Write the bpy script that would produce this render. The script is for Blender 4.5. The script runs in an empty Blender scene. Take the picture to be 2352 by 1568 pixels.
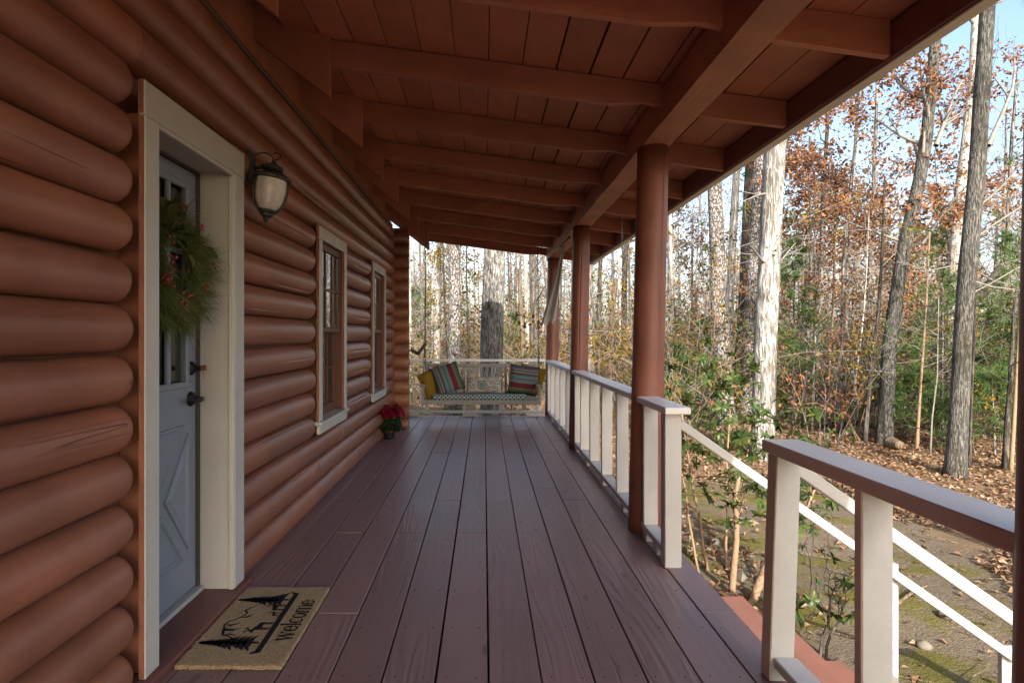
import bpy, math, random
from mathutils import Vector, Matrix, Euler, noise

scene = bpy.context.scene
COL = scene.collection
PI = math.pi
rad = math.radians

# ------------------------------------------------------------------ camera
cam_d = bpy.data.cameras.new('camera')
cam = bpy.data.objects.new('camera', cam_d)
COL.objects.link(cam)
cam.location = (0, 0, 1.28)
cam.rotation_euler = (rad(90), 0, 0)
cam_d.sensor_width = 36
cam_d.lens = 36 * 1430 / 2352
cam_d.shift_x = 0.0272
cam_d.shift_y = -0.006
cam_d.clip_start = 0.05
cam_d.clip_end = 2000
scene.camera = cam

# ------------------------------------------------------------------ sky, sun, exposure
SUN_EL, SUN_AZ = 27.5, 7.0          # elevation; degrees to the right of straight behind the camera
world = bpy.data.worlds.new('World')
scene.world = world
world.use_nodes = True
wn = world.node_tree
bg = wn.nodes['Background']
sky = wn.nodes.new('ShaderNodeTexSky')
sky.sky_type = 'NISHITA'
sky.sun_disc = False
sky.sun_elevation = rad(SUN_EL)
sky.sun_rotation = rad(180 - SUN_AZ)
sky.air_density = 1.0
sky.dust_density = 2.6
sky.ozone_density = 1.0
wn.links.new(sky.outputs[0], bg.inputs[0])
bg.inputs[1].default_value = 0.15
sun_d = bpy.data.lights.new('sun', 'SUN')
sun_d.energy = 3.0
sun_d.angle = rad(0.53)
sun_d.color = (1.0, 0.95, 0.87)
sun = bpy.data.objects.new('sun', sun_d)
COL.objects.link(sun)
ce = math.cos(rad(SUN_EL))
sdir = Vector((-math.sin(rad(SUN_AZ)) * ce, math.cos(rad(SUN_AZ)) * ce, -math.sin(rad(SUN_EL))))
sun.rotation_euler = sdir.to_track_quat('-Z', 'Y').to_euler()
sun.location = (4, -12, 9)
vs = scene.view_settings
vs.view_transform = 'Standard'
vs.look = 'None'
vs.gamma = 1
vs.use_curve_mapping = False
vs.exposure = 1.4
scene.render.engine = 'CYCLES'
cy = scene.cycles
cy.use_denoising = True
cy.max_bounces = 8
cy.diffuse_bounces = 5
cy.glossy_bounces = 3
cy.transmission_bounces = 4
cy.transparent_max_bounces = 8
cy.caustics_reflective = False
cy.caustics_refractive = False
cy.sample_clamp_indirect = 6

# ------------------------------------------------------------------ materials
MATS = {}

def new_mat(name):
    m = bpy.data.materials.new(name)
    m.use_nodes = True
    m.node_tree.nodes.clear()
    return m, m.node_tree

class NT:
    """short hand for node trees"""
    def __init__(s, nt):
        s.nt = nt
    def n(s, t, **kw):
        nd = s.nt.nodes.new(t)
        for k, v in kw.items():
            setattr(nd, k, v)
        return nd
    def l(s, a, b):
        s.nt.links.new(a, b)
    def val(s, sock, v):
        if hasattr(v, 'is_output') or isinstance(v, bpy.types.NodeSocket):
            s.l(v, sock)
        else:
            sock.default_value = v
    def math(s, op, a, b=0.0, c=None, clamp=False):
        nd = s.n('ShaderNodeMath', operation=op)
        nd.use_clamp = clamp
        s.val(nd.inputs[0], a)
        s.val(nd.inputs[1], b)
        if c is not None:
            s.val(nd.inputs[2], c)
        return nd.outputs[0]
    def mix(s, f, a, b, blend='MIX'):
        nd = s.n('ShaderNodeMix', data_type='RGBA', blend_type=blend)
        s.val(nd.inputs[0], f)
        s.val(nd.inputs[6], a if not isinstance(a, tuple) else (*a[:3], 1))
        s.val(nd.inputs[7], b if not isinstance(b, tuple) else (*b[:3], 1))
        return nd.outputs[2]
    def ramp(s, f, stops, interp='LINEAR'):
        nd = s.n('ShaderNodeValToRGB')
        cr = nd.color_ramp
        cr.interpolation = interp
        while len(cr.elements) > 1:
            cr.elements.remove(cr.elements[-1])
        cr.elements[0].position = stops[0][0]
        cr.elements[0].color = (*stops[0][1], 1)
        for p, c in stops[1:]:
            e = cr.elements.new(p)
            e.color = (*c, 1)
        s.val(nd.inputs[0], f)
        return nd.outputs[0]
    def ss(s, f, lo, hi):
        nd = s.n('ShaderNodeMapRange', interpolation_type='SMOOTHSTEP')
        s.val(nd.inputs[0], f)
        nd.inputs[1].default_value = lo
        nd.inputs[2].default_value = hi
        return nd.outputs[0]
    def coords(s, scale=(1, 1, 1), kind='Object', rnd=0.0):
        tc = s.n('ShaderNodeTexCoord')
        v = tc.outputs[kind]
        if rnd:
            oi = s.n('ShaderNodeObjectInfo')
            add = s.n('ShaderNodeVectorMath', operation='ADD')
            s.l(v, add.inputs[0])
            cx = s.n('ShaderNodeCombineXYZ')
            r = s.math('MULTIPLY', oi.outputs['Random'], rnd)
            s.l(r, cx.inputs[0]); s.l(r, cx.inputs[1]); s.l(r, cx.inputs[2])
            s.l(cx.outputs[0], add.inputs[1])
            v = add.outputs[0]
        mp = s.n('ShaderNodeMapping')
        mp.inputs['Scale'].default_value = scale
        s.l(v, mp.inputs[0])
        return mp.outputs[0]
    def noise(s, vec, scale=1.0, detail=3.0, rough=0.55, dist=0.0):
        nd = s.n('ShaderNodeTexNoise')
        s.l(vec, nd.inputs['Vector'])
        nd.inputs['Scale'].default_value = scale
        nd.inputs['Detail'].default_value = detail
        nd.inputs['Roughness'].default_value = rough
        nd.inputs['Distortion'].default_value = dist
        return nd.outputs[0]
    def bump(s, h, strength=0.3, dist=0.01, normal=None):
        nd = s.n('ShaderNodeBump')
        nd.inputs['Strength'].default_value = strength
        nd.inputs['Distance'].default_value = dist
        s.val(nd.inputs['Height'], h)
        if normal is not None:
            s.l(normal, nd.inputs['Normal'])
        return nd.outputs[0]
    def out(s, col, rough=0.6, normal=None, spec=0.4, metal=0.0, **kw):
        b = s.n('ShaderNodeBsdfPrincipled')
        s.val(b.inputs['Base Color'], col if not isinstance(col, tuple) else (*col[:3], 1))
        s.val(b.inputs['Roughness'], rough)
        s.val(b.inputs['Specular IOR Level'], spec)
        b.inputs['Metallic'].default_value = metal
        if normal is not None:
            s.l(normal, b.inputs['Normal'])
        for k, v in kw.items():
            s.val(b.inputs[k], v)
        o = s.n('ShaderNodeOutputMaterial')
        s.l(b.outputs[0], o.inputs[0])
        return b

def sc(c, k):
    return tuple(min(1, x * k) for x in c)

def wood(name, col, rough=0.55, var=0.18, grain=0.25, crack=0.5, rings=0.0, scuff=0.0, spec=0.35, tint=None, saw=0.0, rv=0.22, knots=0.0):
    """painted or stained wood; the grain runs along the piece's local Y"""
    m, nt = new_mat(name)
    t = NT(nt)
    v = t.coords((1, 1, 1), rnd=31.7)
    va = t.coords((22, 1.1, 22), rnd=17.3)
    vb = t.coords((11, 0.12, 11), rnd=23.1)
    big = t.noise(v, 2.2, 4, 0.6)
    fine = t.noise(va, 2.0, 5, 0.65)
    oi = t.n('ShaderNodeObjectInfo')
    c = t.mix(t.ss(big, 0.3, 0.72), sc(col, 1 - var), sc(col, 1 + var))
    if tint:
        c = t.mix(t.math('MULTIPLY', t.ss(t.noise(v, 0.9, 2, 0.5), 0.4, 0.7), 0.6), c, tint)
    hs = t.n('ShaderNodeHueSaturation')
    t.l(c, hs.inputs['Color'])
    t.l(t.math('MULTIPLY_ADD', oi.outputs['Random'], rv, 1 - rv / 2), hs.inputs['Value'])
    c = hs.outputs[0]
    c = t.mix(t.math('MULTIPLY', fine, 0.32), c, sc(col, 0.5))
    h = t.math('MULTIPLY', fine, 0.6)
    if crack:
        f = t.noise(vb, 1.0, 2, 0.5, 0.3)
        line = t.math('SUBTRACT', 1.0, t.ss(t.math('ABSOLUTE', t.math('SUBTRACT', f, 0.52)), 0.0, 0.004))
        mask = t.ss(t.noise(t.coords((3, 0.9, 3), rnd=5.0), 1.3, 2, 0.5), 0.53, 0.60)
        line = t.math('MULTIPLY', line, mask)
        c = t.mix(t.math('MULTIPLY', line, crack), c, sc(col, 0.18))
        h = t.math('SUBTRACT', h, t.math('MULTIPLY', line, 1.6))
    if rings:
        g = t.noise(t.coords((5.5, 0.42, 5.5), rnd=11.0), 1.0, 1.5, 0.45)
        rg = t.math('SINE', t.math('MULTIPLY', g, 95.0))
        msk = t.ss(t.noise(t.coords((2, 0.5, 2), rnd=41.0), 1.0, 2, 0.5), 0.42, 0.6)
        rg = t.math('MULTIPLY', rg, msk)
        h = t.math('ADD', h, t.math('MULTIPLY', rg, rings))
        c = t.mix(t.math('MULTIPLY', t.ss(rg, 0.0, 1.0), 0.16), c, sc(col, 1.4))
        # knots
        vo = t.n('ShaderNodeTexVoronoi')
        t.l(t.coords((2.6, 0.9, 2.6), rnd=7.7), vo.inputs['Vector'])
        vo.inputs['Scale'].default_value = 1.4
        k = t.math('SUBTRACT', 1.0, t.ss(vo.outputs['Distance'], 0.035, 0.075))
        c = t.mix(t.math('MULTIPLY', k, 0.6), c, sc(col, 0.3))
    if knots:
        vo = t.n('ShaderNodeTexVoronoi')
        t.l(t.coords((6.5, 3.0, 6.5), rnd=7.7), vo.inputs['Vector'])
        vo.inputs['Scale'].default_value = 1.0
        k = t.math('SUBTRACT', 1.0, t.ss(vo.outputs['Distance'], 0.03, 0.085))
        k = t.math('MULTIPLY', k, t.ss(t.noise(v, 3.0, 2, 0.5), 0.5, 0.6))
        c = t.mix(t.math('MULTIPLY', k, knots), c, sc(col, 0.25))
        st_ = t.noise(t.coords((5, 1.3, 5), rnd=61.0), 1.4, 6, 0.7)
        c = t.mix(t.math('MULTIPLY', t.ss(st_, 0.52, 0.72), 0.45), c, sc(col, 0.62))
    if saw:
        w = t.noise(t.coords((1.2, 38, 1.2), rnd=3.3), 2.0, 2, 0.5)
        msk = t.ss(t.noise(t.coords((0.3, 0.25, 0.3), rnd=51.0), 1.0, 1, 0.5), 0.5, 0.58)
        h = t.math('ADD', h, t.math('MULTIPLY', t.math('MULTIPLY', w, msk), saw))
    r = t.math('MULTIPLY_ADD', big, 0.22, rough - 0.1)
    if scuff:
        s1 = t.noise(t.coords((9, 6, 9), rnd=13.0), 2.0, 6, 0.72)
        s2 = t.noise(t.coords((1.1, 1.1, 1.1), rnd=2.0), 1.0, 2, 0.5)
        mk = t.math('MULTIPLY', t.ss(s1, 0.60, 0.72), t.ss(s2, 0.50, 0.66))
        c = t.mix(t.math('MULTIPLY', mk, scuff), c, (0.36, 0.31, 0.31))
        r = t.math('ADD', r, t.math('MULTIPLY', mk, 0.15))
    t.out(c, r, t.bump(h, grain, 0.004), spec)
    MATS[name] = m
    return m

def plain(name, col, rough=0.6, var=0.12, scale=6.0, bump=0.15, spec=0.4, metal=0.0, **kw):
    m, nt = new_mat(name)
    t = NT(nt)
    v = t.coords((1, 1, 1), rnd=9.0)
    n = t.noise(v, scale, 4, 0.6)
    c = t.mix(n, sc(col, 1 - var), sc(col, 1 + var))
    t.out(c, rough, t.bump(n, bump, 0.004), spec, metal, **kw)
    MATS[name] = m
    return m

def leafmat(name, cols, rough=0.6, trans=0.25):
    m, nt = new_mat(name)
    t = NT(nt)
    g = t.n('ShaderNodeNewGeometry')
    st = [(i / max(1, len(cols) - 1), c) for i, c in enumerate(cols)]
    c = t.ramp(g.outputs['Random Per Island'], st)
    b = t.n('ShaderNodeBsdfPrincipled')
    t.l(c, b.inputs['Base Color'])
    b.inputs['Roughness'].default_value = rough
    b.inputs['Specular IOR Level'].default_value = 0.25
    tr = t.n('ShaderNodeBsdfTranslucent')
    t.l(c, tr.inputs[0])
    mx = t.n('ShaderNodeMixShader')
    mx.inputs[0].default_value = trans
    t.l(b.outputs[0], mx.inputs[1])
    t.l(tr.outputs[0], mx.inputs[2])
    o = t.n('ShaderNodeOutputMaterial')
    t.l(mx.outputs[0], o.inputs[0])
    MATS[name] = m
    return m

def bark(name, lo, hi, kind='furrow', scale=1.0, bump=0.9, moss=None):
    m, nt = new_mat(name)
    t = NT(nt)
    if kind == 'plate':
        vo = t.n('ShaderNodeTexVoronoi', feature='DISTANCE_TO_EDGE')
        vv = t.coords((11 * scale, 11 * scale, 4.2 * scale), rnd=19.0)
        ad = t.n('ShaderNodeVectorMath', operation='ADD')
        nz = t.n('ShaderNodeTexNoise')
        t.l(vv, nz.inputs['Vector'])
        nz.inputs['Scale'].default_value = 1.6
        t.l(vv, ad.inputs[0])
        t.l(nz.outputs[1], ad.inputs[1])
        t.l(ad.outputs[0], vo.inputs['Vector'])
        vo.inputs['Scale'].default_value = 1.0
        h = t.ss(vo.outputs['Distance'], 0.0, 0.16)
    elif kind == 'smooth':
        h = t.noise(t.coords((9 * scale, 9 * scale, 14 * scale), rnd=19.0), 1.0, 5, 0.65)
    else:
        a = t.noise(t.coords((26 * scale, 26 * scale, 3.6 * scale), rnd=19.0), 1.0, 4, 0.6, 0.6)
        h = t.ss(a, 0.36, 0.62)
    fine = t.noise(t.coords((40, 40, 22), rnd=19.0), 1.0, 4, 0.7)
    hh = t.math('MULTIPLY_ADD', fine, 0.35, h)
    c = t.mix(t.math('MULTIPLY', hh, 0.75), lo, hi)
    pat = t.noise(t.coords((1.6, 1.6, 0.7), rnd=29.0), 1.0, 4, 0.6)
    c = t.mix(t.math('MULTIPLY', t.ss(pat, 0.45, 0.7), 0.55), c, sc(lo, 0.8))
    if moss:
        mk = t.ss(t.noise(t.coords((2.2, 2.2, 1.0), rnd=3.0), 1.3, 5, 0.7), 0.56, 0.7)
        c = t.mix(t.math('MULTIPLY', mk, 0.8), c, moss)
    t.out(c, 0.9, t.bump(hh, bump, 0.03), 0.1)
    MATS[name] = m
    return m

LOGC = (0.288, 0.112, 0.065)
wood('log_stain', LOGC, 0.38, 0.24, 0.4, 0.8, tint=(0.255, 0.118, 0.092), spec=0.55, knots=0.8, rv=0.28)
wood('ceiling_stain', (0.44, 0.165, 0.088), 0.62, 0.14, 0.25, 0.25, rv=0.34, knots=0.5)
wood('fascia_stain', (0.20, 0.075, 0.062), 0.5, 0.1, 0.2, 0.2)
wood('rafter_stain', (0.43, 0.170, 0.102), 0.62, 0.14, 0.3, 0.3, rv=0.3, knots=0.4)
wood('beam_stain', (0.42, 0.175, 0.105), 0.62, 0.22, 0.45, 0.4, rings=0.25)
wood('post_stain', (0.225, 0.086, 0.062), 0.48, 0.22, 0.3, 0.9, spec=0.4, knots=0.7)
wood('deck_paint', (0.25, 0.160, 0.170), 0.38, 0.10, 0.45, 0.25, rings=0.35, scuff=0.45, spec=0.5, saw=0.5)
wood('step_paint', (0.30, 0.128, 0.09), 0.55, 0.12, 0.3, 0.3, scuff=0.3)
wood('sill_paint', (0.17, 0.065, 0.058), 0.45, 0.1, 0.2, 0.2)
wood('white_paint', (0.53, 0.52, 0.49), 0.5, 0.07, 0.14, 0.0)
wood('rail_white', (0.54, 0.54, 0.535), 0.5, 0.09, 0.25, 0.1, scuff=0.0)
wood('rail_cap', (0.83, 0.84, 0.87), 0.32, 0.10, 0.3, 0.1, tint=(0.66, 0.66, 0.68), spec=0.9)
wood('rail_white_shaded', (0.62, 0.49, 0.425), 0.55, 0.1, 0.15, 0.0)  # white rail paint with shade and red bounce put into its colour
wood('sash_paint', (0.14, 0.058, 0.042), 0.45, 0.1, 0.1, 0.2)
wood('swing_paint', (0.29, 0.28, 0.275), 0.5, 0.1, 0.15, 0.1)
plain('door_paint', (0.215, 0.245, 0.298), 0.42, 0.05, 3.0, 0.05, 0.45)
plain('dark_metal', (0.022, 0.022, 0.022), 0.42, 0.3, 20, 0.1, 0.5, 0.6)
plain('old_metal', (0.045, 0.048, 0.045), 0.55, 0.4, 25, 0.25, 0.5, 0.5)
plain('galvanised', (0.30, 0.30, 0.31), 0.4, 0.15, 20, 0.1, 0.5, 0.9)
plain('grey_sill', (0.40, 0.40, 0.41), 0.5, 0.1, 20, 0.1)
plain('weather_strip', (0.06, 0.055, 0.05), 0.8, 0.3, 30, 0.2)
plain('brass', (0.28, 0.13, 0.05), 0.35, 0.2, 20, 0.1, 0.5, 0.7)
plain('room_wall', (0.16, 0.13, 0.10), 0.8, 0.1, 2, 0.0)
plain('cable', (0.10, 0.07, 0.06), 0.6, 0.25, 12, 0.1)
plain('roofing', (0.05, 0.045, 0.045), 0.9, 0.2, 20, 0.2)
plain('drip_edge', (0.62, 0.56, 0.47), 0.45, 0.06, 8, 0.05)
plain('foundation', (0.20, 0.18, 0.16), 0.9, 0.2, 8, 0.3)
plain('black_print', (0.018, 0.018, 0.022), 0.95, 0.3, 60, 0.4, 0.1)
plain('foil', (0.02, 0.022, 0.02), 0.28, 0.5, 40, 0.8, 0.6, 0.4)
plain('red_ribbon', (0.32, 0.008, 0.012), 0.4, 0.15, 20, 0.1)
plain('berry_red', (0.26, 0.010, 0.012), 0.25, 0.2, 20, 0.0, 0.6)
plain('yellow_cloth', (0.20, 0.125, 0.016), 0.9, 0.12, 90, 0.25, 0.1)
plain('flag_cloth', (0.50, 0.48, 0.47), 0.9, 0.12, 40, 0.2, 0.1)
plain('weathered_wood', (0.10, 0.082, 0.07), 0.85, 0.3, 14, 0.4, 0.2)
plain('stone', (0.22, 0.19, 0.155), 0.95, 0.25, 12, 0.6, 0.15)
leafmat('oak_leaf', [(0.10, 0.045, 0.025), (0.26, 0.12, 0.055), (0.40, 0.20, 0.085), (0.30, 0.135, 0.065), (0.22, 0.13, 0.09)], 0.7, 0.3)
leafmat('tan_leaf', [(0.24, 0.15, 0.085), (0.42, 0.29, 0.18), (0.36, 0.21, 0.115), (0.50, 0.37, 0.25)], 0.7, 0.35)
leafmat('litter_leaf', [(0.10, 0.05, 0.025), (0.24, 0.135, 0.07), (0.35, 0.235, 0.14), (0.21, 0.105, 0.05), (0.42, 0.31, 0.21)], 0.8, 0.1)
leafmat('brush_leaf', [(0.06, 0.075, 0.022), (0.17, 0.14, 0.04), (0.15, 0.085, 0.04), (0.09, 0.105, 0.03), (0.24, 0.165, 0.075)], 0.7, 0.35)
leafmat('yellow_leaf', [(0.30, 0.19, 0.02), (0.36, 0.22, 0.03), (0.20, 0.15, 0.025)], 0.7, 0.4)
leafmat('green_leaf', [(0.03, 0.06, 0.018), (0.06, 0.095, 0.025), (0.11, 0.13, 0.032)], 0.35, 0.2)
leafmat('pine_needle', [(0.055, 0.11, 0.032), (0.11, 0.18, 0.05), (0.18, 0.24, 0.07)], 0.5, 0.25)
leafmat('wreath_needle', [(0.05, 0.08, 0.024), (0.12, 0.15, 0.04), (0.22, 0.22, 0.075)], 0.5, 0.2)
leafmat('magnolia_leaf', [(0.03, 0.05, 0.012), (0.06, 0.075, 0.02), (0.09, 0.05, 0.02)], 0.35, 0.1)
leafmat('bract_red', [(0.13, 0.004, 0.012), (0.22, 0.006, 0.018), (0.30, 0.010, 0.026)], 0.5, 0.2)
leafmat('poinsettia_green', [(0.012, 0.03, 0.010), (0.03, 0.055, 0.018)], 0.45, 0.15)
bark('pine_bark', (0.045, 0.04, 0.035), (0.44, 0.40, 0.365), 'plate', 1.8, 1.0)
bark('grey_bark', (0.06, 0.052, 0.044), (0.40, 0.37, 0.325), 'furrow', 1.0, 0.9)
bark('oak_bark', (0.018, 0.015, 0.013), (0.70, 0.66, 0.60), 'furrow', 2.2, 1.0)
bark('yard_bark', (0.03, 0.028, 0.023), (0.24, 0.228, 0.20), 'furrow', 2.2, 0.8, moss=(0.055, 0.05, 0.018))
bark('dark_bark', (0.045, 0.038, 0.032), (0.18, 0.155, 0.13), 'furrow', 1.0, 0.9)
bark('white_bark', (0.22, 0.19, 0.155), (0.74, 0.70, 0.63), 'furrow', 0.9, 0.6)
bark('peel_bark', (0.12, 0.10, 0.075), (0.70, 0.675, 0.63), 'furrow', 1.1, 0.9, moss=(0.22, 0.195, 0.15))
bark('smooth_bark', (0.065, 0.06, 0.05), (0.33, 0.315, 0.28), 'smooth', 1.0, 0.6, moss=(0.07, 0.065, 0.02))
bark('twig_bark', (0.11, 0.095, 0.08), (0.42, 0.39, 0.345), 'smooth', 1.0, 0.3)
bark('snag_wood', (0.10, 0.07, 0.045), (0.34, 0.25, 0.17), 'furrow', 1.2, 0.7)
bark('shrub_stem', (0.22, 0.14, 0.085), (0.42, 0.30, 0.19), 'smooth', 2.0, 0.4)

def glass_mat():
    m, nt = new_mat('window_glass')
    t = NT(nt)
    fr = t.n('ShaderNodeFresnel')
    fr.inputs[0].default_value = 2.0
    tr = t.n('ShaderNodeBsdfTransparent')
    tr.inputs[0].default_value = (0.72, 0.74, 0.72, 1)
    gl = t.n('ShaderNodeBsdfGlossy')
    gl.inputs['Roughness'].default_value = 0.015
    gl.inputs['Color'].default_value = (0.95, 0.95, 0.95, 1)
    nz = t.noise(t.coords((1, 1, 1), rnd=5.0), 2.5, 1, 0.5)
    t.l(t.bump(nz, 0.05, 0.01), gl.inputs['Normal'])
    mx = t.n('ShaderNodeMixShader')
    t.l(fr.outputs[0], mx.inputs[0])
    t.l(tr.outputs[0], mx.inputs[1])
    t.l(gl.outputs[0], mx.inputs[2])
    o = t.n('ShaderNodeOutputMaterial')
    t.l(mx.outputs[0], o.inputs[0])
    MATS['window_glass'] = m
    m, nt = new_mat('lantern_glass')
    t = NT(nt)
    n = t.noise(t.coords((9, 9, 2.5)), 1.5, 5, 0.7)
    c = t.ramp(n, [(0.3, (0.34, 0.32, 0.30)), (0.55, (0.54, 0.52, 0.50)), (0.72, (0.70, 0.69, 0.68))])
    t.out(c, 0.28, t.bump(n, 0.1, 0.004), 0.5)
    MATS['lantern_glass'] = m
glass_mat()

def fabric_mats():
    # striped pillow: stripes run along the pillow's local Z, so they change with local X
    m, nt = new_mat('striped_cloth')
    t = NT(nt)
    tc = t.n('ShaderNodeTexCoord')
    sx = t.n('ShaderNodeSeparateXYZ')
    t.l(tc.outputs['Object'], sx.inputs[0])
    f = t.math('MULTIPLY_ADD', sx.outputs[0], 1 / 0.44, 0.5)
    tl, rd, gr, ol, cr, nv = (0.12, 0.205, 0.21), (0.16, 0.02, 0.035), (0.075, 0.072, 0.085), (0.095, 0.115, 0.03), (0.25, 0.23, 0.20), (0.025, 0.038, 0.065)
    st = [(0, nv), (.05, gr), (.13, cr), (.16, gr), (.20, tl), (.245, cr), (.26, rd), (.30, gr), (.33, tl), (.44, gr), (.47, tl), (.56, cr), (.575, rd), (.74, gr), (.77, cr), (.79, ol), (.90, nv), (.95, gr)]
    c = t.ramp(f, st, 'CONSTANT')
    wv = t.noise(t.coords((60, 60, 400)), 1.0, 2, 0.5)
    c = t.mix(t.math('MULTIPLY', wv, 0.25), c, (0.05, 0.05, 0.05))
    t.out(c, 0.9, t.bump(wv, 0.2, 0.002), 0.1)
    MATS['striped_cloth'] = m
    # cream pillow with a medallion and scrolls
    m, nt = new_mat('medallion_cloth')
    t = NT(nt)
    tc = t.n('ShaderNodeTexCoord')
    sx = t.n('ShaderNodeSeparateXYZ')
    t.l(tc.outputs['Object'], sx.inputs[0])
    X, Z = sx.outputs[0], sx.outputs[2]
    def dist(cx, cz):
        a = t.math('SUBTRACT', X, cx); b = t.math('SUBTRACT', Z, cz)
        return t.math('SQRT', t.math('ADD', t.math('MULTIPLY', a, a), t.math('MULTIPLY', b, b))), a, b
    d, a, b = dist(-0.035, -0.015)
    ang = t.math('ARCTAN2', b, a)
    dd = t.math('ADD', d, t.math('MULTIPLY', t.math('SINE', t.math('MULTIPLY', ang, 14.0)), 0.0025))
    cream = (0.42, 0.40, 0.36)
    med = t.ramp(t.math('MULTIPLY', dd, 10.0), [(0, (.45, .45, .42)), (.08, (.06, .20, .21)), (.36, (.40, .38, .33)), (.46, (.07, .05, .05)), (.50, (.30, .27, .2)), (.60, (.10, .03, .03)), (.68, (.40, .38, .33))], 'CONSTANT')
    cur = None
    base = cream
    c = base
    for (cx, cz, r0, k) in [(-.16, -.03, .03, 0), (-.11, .065, .03, 0), (.10, .01, .045, 1), (.16, -.06, .035, 0), (.19, .05, .04, 1), (.05, -.07, .025, 0), (.03, .075, .03, 1), (-.2, .06, .03, 1)]:
        d2, a2, b2 = dist(cx, cz)
        an = t.math('ARCTAN2', b2, a2)
        sp = t.math('ADD', d2, t.math('MULTIPLY', an, r0 * 0.12))
        ring = t.math('SUBTRACT', 1.0, t.ss(t.math('ABSOLUTE', t.math('SUBTRACT', sp, r0)), 0.0025, 0.006))
        core = t.math('SUBTRACT', 1.0, t.ss(d2, r0 * .25, r0 * .32))
        mk = t.math('MAXIMUM', ring, core)
        c = t.mix(mk, c, (0.045, 0.05, 0.06) if k == 0 else (0.10, 0.10, 0.07))
    c = t.mix(t.math('LESS_THAN', d, 0.068), c, med)
    wv = t.noise(t.coords((300, 300, 300)), 1.0, 2, 0.5)
    t.out(c, 0.9, t.bump(wv, 0.2, 0.002), 0.1)
    MATS['medallion_cloth'] = m
    # teal seat pad with pale linked rings
    m, nt = new_mat('ring_cloth')
    t = NT(nt)
    tc = t.n('ShaderNodeTexCoord')
    sx = t.n('ShaderNodeSeparateXYZ')
    t.l(tc.outputs['Object'], sx.inputs[0])
    p = 0.06
    u = t.math('DIVIDE', sx.outputs[0], p)
    w = t.math('DIVIDE', t.math('ADD', sx.outputs[2], t.math('MULTIPLY', sx.outputs[1], 0.9)), p)
    def cell(o):
        a = t.math('SUBTRACT', t.math('FRACT', t.math('ADD', u, o)), 0.5)
        b = t.math('SUBTRACT', t.math('FRACT', t.math('ADD', w, o)), 0.5)
        return t.math('SQRT', t.math('ADD', t.math('MULTIPLY', a, a), t.math('MULTIPLY', b, b)))
    r1 = t.math('SUBTRACT', 1.0, t.ss(t.math('ABSOLUTE', t.math('SUBTRACT', cell(0.0), 0.40)), 0.05, 0.10))
    c = t.mix(r1, (0.03, 0.085, 0.11), (0.50, 0.54, 0.52))
    t.out(c, 0.9, None, 0.1)
    MATS['ring_cloth'] = m
    # coir door mat
    m, nt = new_mat('coir')
    t = NT(nt)
    n1 = t.noise(t.coords((260, 260, 260)), 1.0, 3, 0.7)
    n2 = t.noise(t.coords((8, 8, 8)), 1.0, 3, 0.6)
    c = t.mix(t.ss(n1, 0.3, 0.7), (0.19, 0.13, 0.075), (0.54, 0.43, 0.29))
    c = t.mix(t.math('MULTIPLY', n2, 0.3), c, (0.27, 0.20, 0.125))
    t.out(c, 1.0, t.bump(n1, 0.9, 0.006), 0.05)
    MATS['coir'] = m
    # ground
    m, nt = new_mat('woodland_floor')
    t = NT(nt)
    v = t.coords((1, 1, 1))
    sx = t.n('ShaderNodeSeparateXYZ')
    t.l(v, sx.inputs[0])
    n1 = t.noise(v, 0.9, 5, 0.65)
    n2 = t.noise(v, 6.0, 5, 0.7)
    n3 = t.noise(v, 45.0, 3, 0.7)
    dirt = t.mix(n3, (0.10, 0.074, 0.048), (0.27, 0.21, 0.145))
    mossc = t.mix(n3, (0.085, 0.078, 0.016), (0.20, 0.17, 0.05))
    lit = t.mix(n2, (0.13, 0.075, 0.035), (0.33, 0.225, 0.135))
    wob = t.math('MULTIPLY_ADD', n1, 1.8, -0.9)
    # the worn mossy track runs beside the house; leaves lie beyond it
    xr = t.math('ADD', t.math('SUBTRACT', sx.outputs[0], t.math('MULTIPLY', sx.outputs[1], 0.10)), wob)
    c = t.mix(t.ss(t.noise(v, 1.5, 6, 0.7), 0.47, 0.60), dirt, mossc)
    c = t.mix(t.ss(xr, 3.9, 4.6), c, lit)
    c = t.mix(t.ss(t.math('ADD', sx.outputs[1], wob), 8.5, 10.0), c, lit)
    h = t.math('ADD', t.math('MULTIPLY', n2, 0.6), t.math('MULTIPLY', n3, 0.4))
    t.out(c, 0.97, t.bump(h, 0.8, 0.05), 0.1)
    MATS['woodland_floor'] = m
fabric_mats()

# ------------------------------------------------------------------ mesh helpers
W = {}          # world position of every object that carries children (no rotations on those)

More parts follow.
